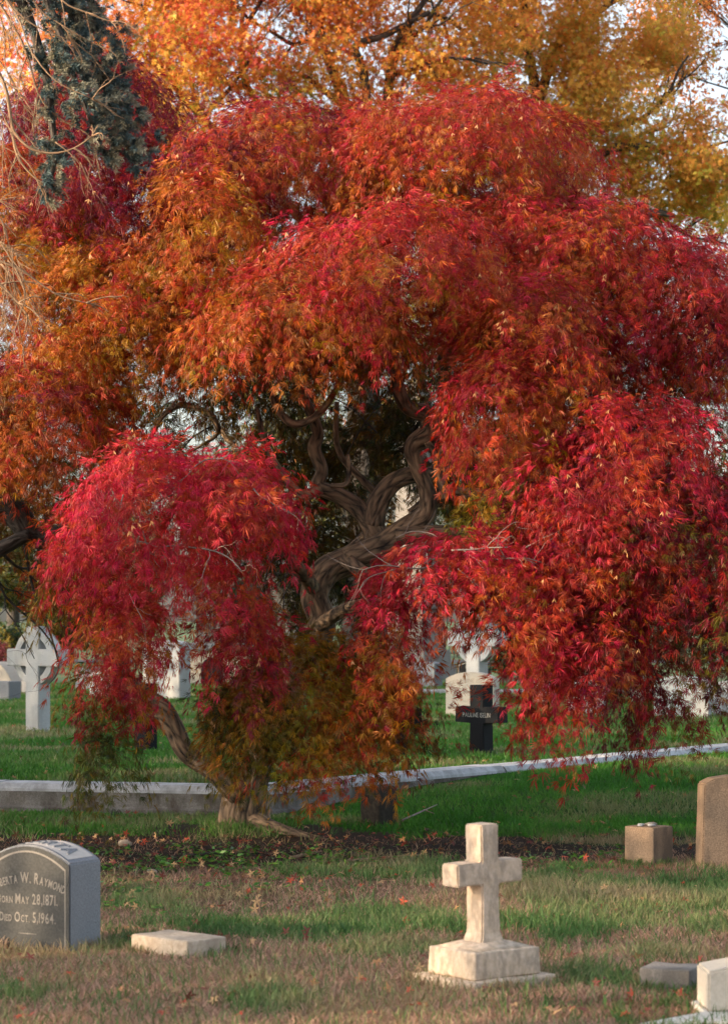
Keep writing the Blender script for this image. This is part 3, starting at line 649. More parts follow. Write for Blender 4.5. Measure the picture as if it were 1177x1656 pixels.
for (a, b) in [((520, 70), (-.5, .6)), ((640, 80), (.6, .3)), ((400, 140), (-.7, .4)), ((560, 190), (-.8, .2)), ((640, 120), (.8, .1)), ((290, 150), (-.6, .5)), ((330, 190), (.5, .8)), ((390, 60), (.5, .7)), ((690, 22), (.7, .2))]:
    fork(T, P(a[0], a[1], D), (b[0], rr.normal(0, .5), b[1]), 1.6, .045, 3, rr, -.05, 5, .6, 3, .3)
local(T.build('trunk', M_darkbark, sg), sg)
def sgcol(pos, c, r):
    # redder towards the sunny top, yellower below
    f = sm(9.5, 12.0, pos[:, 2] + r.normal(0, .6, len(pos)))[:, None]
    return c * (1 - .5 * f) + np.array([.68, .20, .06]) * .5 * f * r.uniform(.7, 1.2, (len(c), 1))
cl = np.concatenate([clump_set(P(430, 60, D), (3.6, 1.3, 2.2), 60, .62, 1), clump_set(P(230, 80, D), (1.7, 2, 2.0), 34, .6, 4), clump_set(P(640, 0, D), (2.2, 1.3, 2.4), 40, .6, 2), clump_set(P(420, -150, D), (4, 2.5, 2), 40, .7, 3), clump_set(P(450, 220, D), (3.2, 2, 1.1), 26, .55, 5), clump_set(P(60, 90, D), (1.3, 2, 1.2), 16, .5, 6), clump_set(P(480, 470, D), (3.4, 2, 1.7), 30, .65, 7)])
leaf_cloud('crown', cl, 84000, .062, STAR, M_star, [Y1, Y2, Y1, O1, O1, R1, G1, Y2], sg, 11, colf=sgcol)
# second, yellower one to the right
sg2 = thing('autumn_tree', 'yellow and gold star leaved tree rising behind the right side of the red maple', 'tree', P(890, 1040, 40)); sg2.location.z = .2
D = 40; T = Tubes()
T.add([Vector((sg2.location.x, D, 0)), P(890, 700, D), P(885, 400, D), P(868, 170, D), P(850, 60, D), P(845, -50, D)], [.38, .27, .18, .10, .07, .04], 10, 5, .06)
T.add(PX([(885, 400), (940, 290), (980, 243), (1040, 238), (1080, 250)], D - .5), [.16, .10, .08, .06, .03], 7, 5, .06)
T.add(PX([(890, 480), (960, 380), (1050, 345), (1090, 350)], D - .6), [.14, .10, .07, .03], 7, 5, .06)
T.add(PX([(880, 350), (930, 230), (990, 205), (1030, 190)], D), [.12, .08, .06, .03], 7, 5, .06)
T.add(PX([(868, 170), (910, 60), (980, 10), (1000, -20)], D), [.1, .07, .05, .03], 7, 5, .06)
T.add(PX([(880, 300), (830, 200), (800, 130), (790, 40)], D), [.1, .07, .05, .03], 7, 5, .06)
for (a, b) in [((910, 60), (.3, .8)), ((1040, 238), (.8, -.1)), ((1050, 345), (.7, -.4)), ((980, 243), (.5, .3)), ((1020, 200), (.7, .4)), ((850, 60), (-.6, .5)), ((980, 10), (.8, .2)), ((1060, 350), (.6, -.8)), ((960, 380), (.4, -.5))]:
    fork(T, P(a[0], a[1], D), (b[0], rr.normal(0, .5), b[1]), 1.5, .04, 3, rr, -.02, 5, .6, 3, .3)
local(T.build('trunk', M_darkbark, sg2), sg2)
def sg2col(pos, c, r):
    f = sm(9.0, 11.5, pos[:, 2] + r.normal(0, .8, len(pos)))[:, None]
    f2 = sm(8.6, 7.6, pos[:, 2] + r.normal(0, .5, len(pos)))[:, None]
    c = c * (1 - .4 * f) + np.array([.80, .36, .09]) * .4 * f
    return c * (1 - .45 * f2) + np.array([.55, .46, .06]) * .45 * f2
cl = np.concatenate([clump_set(P(860, 90, D), (1.7, 1.2, 1.9), 34, .6, 21), clump_set(P(1000, 110, D), (1.4, 2, 1.2), 26, .55, 22), clump_set(P(960, 220, D), (1.2, 1.5, .55), 16, .45, 23),
      clump_set(P(1075, 290, D), (1.2, 1.5, .55), 24, .42, 24), clump_set(P(1010, 345, D), (.9, 1, .35), 10, .35, 25), clump_set(P(900, -120, D), (3.0, 2.2, 1.6), 30, .7, 26), clump_set(P(1150, 280, D), (.8, 1, .6), 12, .4, 27), clump_set(P(900, 250, D), (1.4, 1.6, 1), 18, .5, 28), clump_set(P(1130, 250, D), (.7, 1, .9), 12, .4, 41), clump_set(P(1150, 340, D), (.6, 1, .5), 9, .38, 42), clump_set(P(850, 470, D), (2.4, 2, 1.5), 26, .65, 29)])
leaf_cloud('crown', cl, 60000, .064, STAR, M_star, [(.78, .50, .09), (.72, .44, .08), Y2, (.42, .40, .06), Y2, O1, (.42, .40, .06)], sg2, 12, colf=sg2col)
# sparse tree at the right edge
sp = thing('autumn_tree', 'sparse orange leaved tree with thin bare twigs at the upper right edge', 'tree', P(1270, 1048, 44)); sp.location.z = .2
D = 44; T = Tubes()
T.add([Vector((sp.location.x, D, 0)), P(1268, 700, D), P(1262, 400, D), P(1250, 150, D), P(1235, -80, D)], [.35, .3, .24, .16, .08], 10, 5, .06)
for (a, b, L) in [((1250, 180), (-.9, .4), 2.2), ((1255, 250), (-1, .25), 2.0), ((1245, 100), (-.8, .5), 2.2), ((1258, 330), (-1, .05), 1.7), ((1240, 20), (-.9, .3), 2.0), ((1258, 420), (-1, -.1), 1.6), ((1240, 60), (-1, .1), 2)]:
    fork(T, P(a[0], a[1], D), (b[0], rr.normal(0, .3), b[1]), L, .022, 4, rr, -.05, 4, .5, 3, .2)
local(T.build('trunk', M_darkbark, sp), sp)
cl = np.concatenate([clump_set(P(1110, 40, D), (.9, 1.2, 1.3), 18, .5, 31), clump_set(P(1180, 60, D), (1.0, 1.2, 1.6), 14, .5, 32), clump_set(P(1150, 400, D), (.7, 1, .8), 8, .35, 33), clump_set(P(1060, 130, D), (.8, 1, .8), 10, .45, 34)])
leaf_cloud('crown', cl, 7500, .105, OVAL, M_star, [O1, B1, (.6, .25, .06), B1], sp, 13)

# ------------------------------------------------------------------ far background trees and bushes
DG = (.022, .045, .012); MG = (.045, .075, .016); YG = (.16, .15, .025); BR = (.10, .065, .02)
def bush(name, label, cat, px, pytop, hwpx, d, pal, n, size, seed, trunk=True, tmpl=None, ky=.8, group=None, z0=.2):
    top = P(px, pytop, d); hw = hwpx / FPX * d; H = top.z - z0
    root = thing(name, label, cat, (top.x, d, z0), 0, group)
    cl = clump_set((top.x, d, z0 + H * .56), (hw * .78, hw * ky, H * .42), 26, max(.25, min(hw, H) * .3), seed, .5)
    leaf_cloud('crown', cl, n, size, tmpl or OVAL, M_green, pal, root, seed)
    T = Tubes(); T.add([(top.x, d, z0 - .1), (top.x + .1, d, z0 + H * .35), (top.x - .1, d, z0 + H * .75)], [hw * .08 + .04, hw * .06 + .03, .03], 8, 4, .08)
    rb = np.random.default_rng(seed)
    for k in range(6): fork(T, (top.x, d, z0 + H * rb.uniform(.25, .6)), (rb.normal(0, 1), rb.normal(0, 1), .8), H * .3, .03 + hw * .015, 2, rb, -.05, 5, .5, 2, .2)
    local(T.build('trunk', M_darkbark, root), root)
    return root
GRP = 'trees along the far side of the cemetery'
for k, (px, py, hw, d, pal, w) in enumerate([
  (-60, 905, 110, 70, [DG, MG, YG], 'dark green bushy tree behind the left celtic cross'),
  (110, 900, 80, 66, [MG, YG, BR], 'yellow green bushy tree between the left celtic cross and the white headstone'),
  (190, 800, 110, 78, [BR, YG, MG], 'brown and olive tree behind the crimson front foliage'),
  (480, 560, 130, 80, [DG, YG, BR], 'olive brown tree behind the twisted trunk'),
  (600, 600, 100, 84, [YG, BR, (.3, .2, .03)], 'yellow brown tree left of the pale obelisk'),
  (800, 600, 140, 78, [DG, YG, MG], 'dark green and yellow tree right of the pale obelisk'),
  (960, 640, 120, 76, [DG, MG, DG], 'dark green tree behind the right white headstones'),
  (1180, 840, 110, 70, [MG, DG, YG], 'green tree behind the lower right maple foliage'),
  (370, 620, 120, 90, [BR, YG, DG], 'dull brown tree beyond the mausoleum'),
  (690, 560, 120, 95, [DG, BR, DG], 'dark tree beyond the obelisk'),
  (1090, 720, 110, 92, [DG, YG, DG], 'dark olive tree beyond the right headstones'),
  (20, 640, 130, 95, [BR, DG, YG], 'dull olive tree beyond the left edge')]):
    bush('background_tree', w, 'tree', px, py, hw, d, pal, 9000, .19, 200 + k, group=GRP)
bush('shrub', 'dark green glossy shrub behind the celtic cross next to the red fronds', 'shrub', 845, 985, 60, 46, [DG, MG, DG], 3000, .12, 230)
bush('shrub', 'dark red domed shrub at the left edge behind the stone wall', 'shrub', -8, 1040, 32, 56, [(.16, .03, .035), (.2, .04, .04)], 2600, .07, 231)
bush('shrub', 'green and yellow shrub left of the celtic cross behind the wall', 'shrub', 20, 1005, 45, 62, [MG, YG, DG, (.3, .2, .03)], 2600, .12, 232)
bush('evergreen_shrub', 'tall glossy green shrub at the right edge behind the red maple', 'shrub', 1195, 690, 75, 24, [(.03, .06, .015), (.04, .08, .03), (.025, .045, .02)], 5200, .085, 233)

# ------------------------------------------------------------------ spruce, upper left
spr = thing('spruce_tree', 'blue green spruce with bare sunlit dead branches hanging in at the upper left', 'tree', (-3.15, 13.6, 0))
T = Tubes(); T.add([(-3.15, 13.6, -.1), (-3.15, 13.6, 3), (-3.13, 13.6, 8.5), (-3.12, 13.6, 11)], [.22, .19, .10, .03], 12, 5, .06); local(T.build('trunk', M_darkbark, spr), spr)
T = Tubes(); rs = np.random.default_rng(8); D = 13.6; sprigs = []
def bough(path, rad, live=True, dens=30, sp=.13):
    p = [np.array(q) for q in path]; T.add(p, list(np.linspace(rad, rad * .3, len(p))), 7, 5, .05)
    if live:
        for k in range(dens):
            t = rs.random() ** .7 * (len(p) - 1.001); i = int(t); q = p[i] + (p[i + 1] - p[i]) * (t - i); sprigs.append((q + rs.normal(0, sp, 3) + [0, 0, -.04], (p[i + 1] - p[i])))
bough(PX([(-320, -330), (-120, -200), (40, -90), (110, 0), (150, 90), (185, 170), (205, 235)], D), .05, True, 200, .075)
bough(PX([(-320, -330), (-80, -160), (50, -40), (100, 60), (125, 140), (150, 200)], D - .2), .035, True, 70, .08)
bough(PX([(-320, -250), (-100, -120), (20, -20), (70, 100), (85, 200), (90, 250), (80, 300)], D - .1), .04, True, 50, .05)
bough(PX([(-320, -400), (-60, -260), (90, -140), (130, -40), (160, 40)], D + .2), .05, True, 60, .10)
T2 = T; local(T2.build('bough', M_darkbark, spr), spr)
n_sub = 0; O = []; A = []; N = []; SZ = []; CC = []
for q, dr in sprigs:
    for s_ in range(4):
        d = dr / np.linalg.norm(dr) * .4 + rs.normal(0, .4, 3) + [.3, -.25, -.1]; d /= np.linalg.norm(d); L = rs.uniform(.05, .10); tip = rs.random() < .5
        m = 70; t = rs.random(m); pos = q + d * (t * L)[:, None]
        v = rs.normal(0, 1, (m, 3)); v -= d * (v @ d)[:, None]; v /= np.linalg.norm(v, axis=1, keepdims=True)
        O.append(pos); A.append(v + d * .75); N.append(rs.normal(0, 1, (m, 3))); SZ.append(np.full(m, .028) * rs.uniform(.8, 1.2, m))
        c = np.array([.085, .13, .13]) if rs.random() < .6 else np.array([.33, .31, .22]); CC.append(c * rs.uniform(.5, 1.3) * rs.uniform(.8, 1.2, (m, 1)))
NEED = [(np.array([[-.07, 0, 0], [.07, 0, 0], [.06, .8, 0], [0, 1, 0]]), np.array([[0, 1, 2, 3]]))]
O = np.concatenate(O); V, F, ix = place(NEED, O, np.concatenate(A), np.concatenate(N), np.concatenate(SZ), rs)
local(np_mesh('needles', V, F, M_needle, spr, col=np.concatenate(CC)[ix]), spr)
T = Tubes(); D = 13.3
DEAD = [([(-60, -80), (15, 30), (45, 90), (62, 150), (95, 190), (140, 215), (155, 240)], .011), ([(-40, -60), (25, 20), (50, 80), (90, 130), (150, 160)], .009), ([(-20, -40), (40, 30), (100, 60), (115, 60)], .007), ([(-40, 60), (5, 130), (18, 190), (25, 215), (50, 240), (85, 248), (120, 240), (150, 220)], .015),
        ([(18, 190), (28, 250), (60, 290), (90, 300), (115, 305)], .011), ([(-50, 130), (0, 175), (30, 245), (50, 270), (65, 300)], .007), ([(-30, 60), (15, 120), (40, 170), (75, 210)], .007), ([(30, -60), (60, 10), (100, 40), (150, 70)], .008), ([(60, -60), (100, 0), (140, 20), (180, 35), (215, 45)], .008), ([(-40, 370), (0, 390), (40, 470), (30, 520), (38, 560)], .008),
        ([(-60, 400), (-5, 420), (40, 440), (90, 475), (140, 490)], .011), ([(-50, 430), (0, 460), (30, 490), (45, 510)], .013), ([(-50, 340), (0, 325), (30, 340)], .006), ([(-50, 410), (0, 402), (35, 395)], .008), ([(-40, 300), (5, 360), (20, 420)], .007), ([(90, 230), (110, 245), (130, 262)], .005), ([(62, 150), (60, 190), (65, 220)], .005), ([(-30, -50), (5, 40), (10, 110), (30, 150)], .008)]
for k, (pth, rad) in enumerate(DEAD):
    dd = D + rs.normal(0, .15); pts = PX(pth, dd); T.add(pts, list(np.linspace(rad, rad * .3, len(pts)) * .85), 6, 4, .05, k)
    for j in range(5):
        i = rs.integers(1, len(pts)); v = np.array(pts[i]) - np.array(pts[i - 1])
        fork(T, pts[i], v / np.linalg.norm(v) + rs.normal(0, .45, 3), rs.uniform(.08, .24), rad * .45, 1, rs, .3, 4, .5, 3, .2)
for j in range(22):                                                   # tangle of fine twigs
    a = (rs.uniform(-30, 30), rs.uniform(400, 440)) if j < 15 else (rs.uniform(-40, 20), rs.uniform(-20, 250))
    fork(T, P(a[0], a[1], D + rs.normal(0, .1)), (rs.uniform(-.1, .7), rs.normal(0, .2), rs.uniform(-1.2, -.3)), rs.uniform(.2, .42), .004, 2, rs, .2, 4, .4, 3, .18)
local(T.build('dead_branches', M_dead, spr), spr)

# ------------------------------------------------------------------ shade trees out of frame, to the left and behind the camera
def shade_tree(x, y, H, rad, n, seed):
    root = thing('evergreen_tree', 'broad evergreen standing out of the picture on the left, shading the ground', 'tree', (x, y, 0), 0, 'evergreens out of the picture on the left')
    cl = clump_set((x, y, H * .52), (rad, rad, H * .46), 46, rad * .30, seed, .55)
    leaf_cloud('crown', cl, n, .30, OVAL, M_green, [DG, MG, DG], root, seed)
    T = Tubes(); T.add([(x, y, -.1), (x, y, H * .5), (x, y, H * .85)], [.3, .22, .06], 8, 4, .08); local(T.build('trunk', M_darkbark, root), root)
SH = Vector((tosun.x, tosun.y, 0)).normalized(); SP = Vector((-SH.y, SH.x, 0))
for k, (t, L, H, rad, n) in enumerate([(-32, 15, 10.5, 4.2, 9000), (-25, 15, 10.5, 4.2, 10000), (-18.5, 15, 10, 3.9, 10000), (-12, 15, 9.5, 3.8, 10000), (-6.5, 15, 6.6, 3.2, 8000), (-1.8, 14, 6.5, 3.0, 8000), (3, 15, 5.6, 2.8, 3000), (8, 15, 6.0, 3.0, 2600), (13.5, 16, 6.4, 3.2, 2600), (20, 19, 8, 3.8, 6000)]):
    c = Vector((0, 17, 0)) + SH * L + SP * t
    shade_tree(c.x, c.y, H, rad, n, 300 + k)

# ------------------------------------------------------------------ stone helpers
def rbox(bm, c, s, bev=.01, seg=2, taper=(1, 1), cuts=0, amp=0.0, seed=0):
    """box with base centre c, size s, optional top taper, bevelled and roughened"""
    t = bmesh.new(); bmesh.ops.create_cube(t, size=1)
    for v in t.verts:
        k = v.co.z + .5; v.co = Vector((c[0] + v.co.x * s[0] * (1 + (taper[0] - 1) * k), c[1] + v.co.y * s[1] * (1 + (taper[1] - 1) * k), c[2] + k * s[2]))
    if bev: bmesh.ops.bevel(t, geom=list(t.edges), offset=bev, segments=seg, affect='EDGES', profile=.6)
    if cuts:
        bmesh.ops.subdivide_edges(t, edges=[e for e in t.edges if e.calc_length() > max(s) * .3], cuts=cuts, use_grid_fill=True)
    if amp:
        t.normal_update()
        for v in t.verts: v.co += v.normal * amp * float(lump(np.array(v.co), 22, seed) + .6 * lump(np.array(v.co), 51, seed + 2))
    me = bpy.data.meshes.new('tmp'); t.to_mesh(me); t.free(); bm.from_mesh(me); bpy.data.meshes.remove(me)
def prof(bm, pts, y0, y1, bev=.006):
    """extrude an (x,z) outline from y0 to y1"""
    t = bmesh.new(); a = [t.verts.new((p[0], y0, p[1])) for p in pts]; b = [t.verts.new((p[0], y1, p[1])) for p in pts]; n = len(pts)
    t.faces.new(a); t.faces.new(b[::-1])
    for i in range(n): t.faces.new([a[i], b[i], b[(i + 1) % n], a[(i + 1) % n]])
    bmesh.ops.recalc_face_normals(t, faces=t.faces)
    if bev:
        ed = [e for e in t.edges if abs(e.verts[0].co.y - e.verts[1].co.y) < 1e-6 or (len(e.link_faces) == 2 and e.calc_face_angle(0) > .5)]
        bmesh.ops.bevel(t, geom=ed, offset=bev, segments=2, affect='EDGES')
    me = bpy.data.meshes.new('tmp'); t.to_mesh(me); t.free(); bm.from_mesh(me); bpy.data.meshes.remove(me)
def corner_loc(lc, w, rz):             # root location that puts local corner lc at world point w
    c, s = math.cos(rz), math.sin(rz); return (w[0] - (c * lc[0] - s * lc[1]), w[1] - (s * lc[0] + c * lc[1]), w[2] - lc[2])
def gp(px, py, z=0.0):                 # ground point under a pixel
    d = FPX * (CAM_Z - z) / (py - HY); return P(px, py, d)
_cache = {}
def text_geo(body, size, depth=.002, off=0.0):
    cu = bpy.data.curves.new('t', 'FONT'); cu.body = body; cu.size = size; cu.extrude = depth; cu.resolution_u = 3; cu.offset = off
    o = bpy.data.objects.new('t', cu); COL.objects.link(o); bpy.context.view_layer.update()
    me = o.evaluated_get(bpy.context.evaluated_depsgraph_get()).to_mesh()
    V = np.array([v.co[:] for v in me.vertices]); F = [tuple(p.vertices) for p in me.polygons]
    o.evaluated_get(bpy.context.evaluated_depsgraph_get()).to_mesh_clear()
    bpy.data.objects.remove(o); bpy.data.curves.remove(cu); return V, F
def line_geo(runs, depth=.002, squeeze=1.0, off=0.0, track=.08):
    """runs: [(string,size)], laid on one baseline, centred; returns V (x, y, depth) and faces"""
    x = 0; VV = []; FF = []; WD = []; wd_ = 0
    for st, sz in runs:
        for ch in st:
            if ch == ' ': x += sz * .32 * squeeze; wd_ += 1; continue
            V, F = text_geo(ch, sz, depth, off)
            x0 = V[:, 0].min(); V[:, 0] = (V[:, 0] - x0) * squeeze + x; x = V[:, 0].max() + sz * track
            b = sum(len(v) for v in VV); VV.append(V); FF += [tuple(i + b for i in f) for f in F]; WD += [wd_] * len(F)
    V = np.concatenate(VV); V[:, 0] -= (V[:, 0].min() + V[:, 0].max()) / 2; return V, FF, WD
def lettering(name, geos, fn, mat, parent):
    for (V, F, WD), args in geos:
        for w_ in sorted(set(WD)):
            bm = bmesh.new(); vs = {}
            for f, q in zip(F, WD):
                if q != w_: continue
                for i in f:
                    if i not in vs: vs[i] = bm.verts.new(fn(V[i], *args))
                try: bm.faces.new([vs[i] for i in f])
                except ValueError: pass
            bmesh.ops.recalc_face_normals(bm, faces=bm.faces); bm_obj(name, bm, mat, parent)
def on_front(yf):
    def f(v, z, arc=None):
        x, h, d = v
        if arc:                        # arc = radius of curvature of the baseline, crest at x = 0
            a = x / arc; return (math.sin(a) * (arc + h), yf - d, z - arc + math.cos(a) * (arc + h))
        return (x, yf - d, z + h)
    return f

# ------------------------------------------------------------------ foreground cross
rz = math.radians(38)
base = gp(779, 1602)
t = thing('stone_cross', 'small weathered pale stone cross on a rough block in the brown foreground grass', 'grave cross', corner_loc((-.0, -.0, 0), (base[0] + .02, base[1] + .22, -.01), rz), rz)
bm = bmesh.new(); rbox(bm, (0, 0, 0), (.46, .40, .048), .010, 2, (.97, .97), 3, .004, 1); bm_obj('plinth', bm, M_limestone, t, True)
bm = bmesh.new(); rbox(bm, (0, 0, .0485), (.355, .300, .112), .008, 2, (.98, .98), 5, .0018, 2)
tt = bmesh.new(); bmesh.ops.create_cube(tt, size=1)
for v in tt.verts: k = v.co.z + .5; v.co = Vector((v.co.x * (.33 - .17 * k), v.co.y * (.275 - .14 * k), (.158 + k * .026)))
me = bpy.data.meshes.new('x'); tt.to_mesh(me); tt.free(); bm.from_mesh(me); bm_obj('base_block', bm, M_limestone, t, True)
bm = bmesh.new()
hw = [(-.070, .170), (-.060, .190), (-.050, .220), (-.0475, .30), (-.046, .42), (-.176, .420), (-.176, .512), (-.046, .512), (-.048, .665), (.048, .665), (.046, .512), (.176, .512), (.176, .420), (.046, .42), (.0475, .30), (.050, .220), (.060, .190), (.070, .170)]
prof(bm, hw, -.052, .052, .006)
bmesh.ops.subdivide_edges(bm, edges=[e for e in bm.edges if e.calc_length() > .05], cuts=3, use_grid_fill=True)
bmesh.ops.triangulate(bm, faces=[f for f in bm.faces if len(f.verts) > 4]); bm.normal_update()
for v in bm.verts:
    v.co += v.normal * .0014 * float(lump(np.array(v.co), 40, 3)); k = max(0, .22 - v.co.z) / .05; v.co.y *= 1 + .25 * min(k, 1)
co = bm_obj('cross', bm, M_limestone, t, False); co.rotation_euler = (0, math.radians(-1.2), 0)

# ------------------------------------------------------------------ dark inscribed headstone, left
rz = math.radians(-28); WH = .23; TH = .125
base = gp(113, 1540)
t = thing('headstone', 'polished dark granite headstone with curved top and pale inscription cut off by the left edge', 'headstone', corner_loc((WH, -TH, 0), base, rz), rz)
def arch(w, hs, rise, n=16): return [(-w, 0), (w, 0)] + [(w * math.cos(math.pi * 0 + math.pi * k / n), 0) for k in []] + [(w - 2 * w * k / n, hs + rise * (1 - (1 - 2 * k / n) ** 2)) for k in range(n + 1)]
bm = bmesh.new(); prof(bm, arch(WH, .395, .078), -TH + .004, TH, .006); bm_obj('slab', bm, M_ggranite, t)
bm = bmesh.new(); prof(bm, [(x * .985, z if z < .1 else z - .006) for x, z in arch(WH, .393, .078)], -TH, -TH + .0041, 0); bm_obj('polished_face', bm, M_dgranite, t)
bm = bmesh.new()                                                   # inset border line
o1 = [(x * .91, z - .026 if z > .1 else -.02) for x, z in arch(WH, .395, .078)]; o2 = [(x * .885, z - .034 if z > .1 else -.02) for x, z in arch(WH, .395, .078)]
o1 = o1[1:] + o1[:1]; o2 = o2[1:] + o2[:1]
for i in range(len(o1) - 1):
    q = [o1[i], o1[i + 1], o2[i + 1], o2[i]]; bm.faces.new([bm.verts.new((p[0], -TH - .0015, p[1])) for p in q])
bm_obj('border_line', bm, M_letter_pale, t)
B, s_ = .070, .050
lettering('inscription', [(line_geo([('R', B), ('OBERTA', s_), (' W.', B), (' R', B), ('AYMOND', s_)], .001, .58, .0008), (.300, .50)),
    (line_geo([('B', B * .8), ('ORN', s_ * .85), (' M', B * .9), ('AY', s_ * .9), (' 28,1871.', B * .95)], .001, .64, .0008), (.205,)),
    (line_geo([('D', B * .8), ('IED', s_ * .85), (' O', B * .9), ('CT.', s_ * .9), (' 5,1964.', B * .95)], .001, .64, .0008), (.122,))], on_front(-TH - .0012), M_letter_pale, t)
bm = bmesh.new()
for sx in (-1, 1):
    bm.faces.new([bm.verts.new((sx * p[0], -TH - .0015, .070 + p[1])) for p in [(.003, -.002), (.05, -.0008), (.05, .0008), (.003, .002)]])
bm.faces.new([bm.verts.new((p[0], -TH - .0015, .070 + p[1])) for p in [(0, -.005), (.005, 0), (0, .005), (-.005, 0)]])
bm_obj('ornament', bm, M_letter_pale, t)
def ztop(x): return .395 + .078 * (1 - (x / WH) ** 2)
bm = bmesh.new(); n_ = 20                                           # rough sunk panel on the curved top
for i in range(n_):
    x0 = -.205 + .41 * i / n_; x1 = -.205 + .41 * (i + 1) / n_
    bm.faces.new([bm.verts.new((x, y, ztop(x) + .0015)) for x, y in [(x0, -.100), (x1, -.100), (x1, .100), (x0, .100)]])
bm_obj('top_panel', bm, M_panel, t)
G = line_geo([('ROBERTA', .150)], .004, .50, .002, .05)
lettering('top_inscription', [(G, ())], lambda v: (v[0], -.055 + v[1], ztop(v[0]) + .003 + v[2]), M_ggranite, t)

# ------------------------------------------------------------------ other foreground stones
def block(name, label, cat, px, py, rz, lc, size, mat, z=0.0, bev=.01, taper=(1, 1), amp=.002, cuts=3, seed=0, group=None):
    """single stone block whose local base corner lc (in half sizes) stands at the pixel"""
    rz = math.radians(rz); w = gp(px, py, z)
    bm = bmesh.new(); rbox(bm, (0, 0, -.03), (size[0], size[1], size[2] + .03), bev, 2, taper, cuts, amp, seed)
    o = bm_obj(name, bm, mat, None, True, corner_loc((lc[0] * size[0] / 2, lc[1] * size[1] / 2, 0), w, rz), rz)
    return tag(o, label, cat, group)
block('grave_marker', 'low pale stone marker sunk in grass beside the dark inscribed headstone', 'grave marker', 303, 1553, 47, (-1, -1), (.235, .37, .082), M_sand, 0, .008, (1, 1), .003, 4, 1)
block('grave_marker', 'low dark topped grey marker in brown grass beside the beige stone at lower right', 'grave marker', 1114, 1603, -24, (1, -1), (.21, .20, .082), M_greybrown, 0, .006, (1, 1), .002, 3, 2)
t = thing('headstone', 'smooth beige headstone with a pitched top on a pale plinth at the lower right corner', 'headstone', corner_loc((-.30, -.12, .028), gp(1144, 1637, .028), math.radians(2)), math.radians(2))
bm = bmesh.new(); prof(bm, [(-.30, .03), (.30, .03), (.30, .178), (.0, .235), (-.30, .178)], -.12, .12, .008); bm_obj('slab', bm, M_limestone2, t)
bm = bmesh.new(); q = [(-.60, -.36), (.6, -.36), (.6, .16), (-.315, .16), (-.315, -.10)]; a = [bm.verts.new((p[0], p[1], .028)) for p in q]; b = [bm.verts.new((p[0], p[1], -.05)) for p in q]
bm.faces.new(a); bm.faces.new(b[::-1]); [bm.faces.new([a[i], b[i], b[(i + 1) % 5], a[(i + 1) % 5]]) for i in range(5)]; bmesh.ops.recalc_face_normals(bm, faces=bm.faces)
bmesh.ops.bevel(bm, geom=[e for e in bm.edges], offset=.005, segments=2, affect='EDGES'); bm_obj('plinth', bm, M_marble, t)
cube = block('grave_marker', 'brown granite cube with pebbles on top at the right of the dark soil', 'grave marker', 1056, 1402, 48, (-1, -1), (.205, .215, .235), M_brown, 0, .006, (.99, .99), .0012, 3, 3)
rp = np.random.default_rng(4)
for k, (x, y, s) in enumerate([(-.03, -.04, .026), (.03, .0, .034), (-.01, .05, .022), (.06, .05, .02), (-.06, .02, .018)]):
    bm = bmesh.new(); bmesh.ops.create_icosphere(bm, subdivisions=2, radius=1)
    for v in bm.verts: v.co *= 1 + .15 * float(lump(np.array(v.co), 1.5, k)); v.co = Vector((v.co.x * s, v.co.y * s * .75, v.co.z * s * .36))
    c, q = math.cos(math.radians(48)), math.sin(math.radians(48))
    o = bm_obj('pebble', bm, M_kerbtop if k % 2 == 0 else M_rubble, None, True, (cube.location.x + c * x - q * y, cube.location.y + q * x + c * y, cube.location.z + .235 + s * .3))
    tag(o, 'small flat pebble lying on top of the brown granite cube', 'pebble', 'pebbles on the brown cube')
t = thing('headstone', 'tall brown granite headstone with a stained rounded shoulder cut off by the right edge', 'headstone', corner_loc((-.28, -.09, 0), gp(1134, 1404), math.radians(6)), math.radians(6))
bm = bmesh.new(); prof(bm, [(-.28, -.05), (.28, -.05), (.27, .50), (.2, .535), (.1, .55), (0, .556), (-.1, .55), (-.2, .535), (-.262, .505)], -.09, .09, .008); bm_obj('slab', bm, M_brown, t)
block('grave_marker', 'dark mossy stone cube standing on the lawn in front of the kerb', 'grave marker', 612, 1338, 43, (-1, -1), (.195, .195, .285), M_mossy, 0.01, .012, (.94, .94), .003, 3, 5)
def rock(label, px, py, s, mat, seed, z=0):
    bm = bmesh.new(); bmesh.ops.create_icosphere(bm, subdivisions=3, radius=1)
    for v in bm.verts: v.co *= 1 + .22 * float(lump(np.array(v.co), 1.6, seed)) + .06 * float(lump(np.array(v.co), 5, seed)); v.co = Vector((v.co.x * s, v.co.y * s * .8, v.co.z * s * .65))
    w = gp(px, py, z); tag(bm_obj('rock', bm, mat, None, True, (w.x, w.y, z + s * .3)), label, 'rock')
rock('small reddish brown rock on the dark soil left of the maple trunk', 202, 1368, .045, M_sand, 1)
rock('small pinkish stone among green weeds left of the maple trunk', 246, 1412, .028, M_sand, 2)
rock('small pale stone in the brown grass left of the cross base', 697, 1590, .012, M_marble, 3)

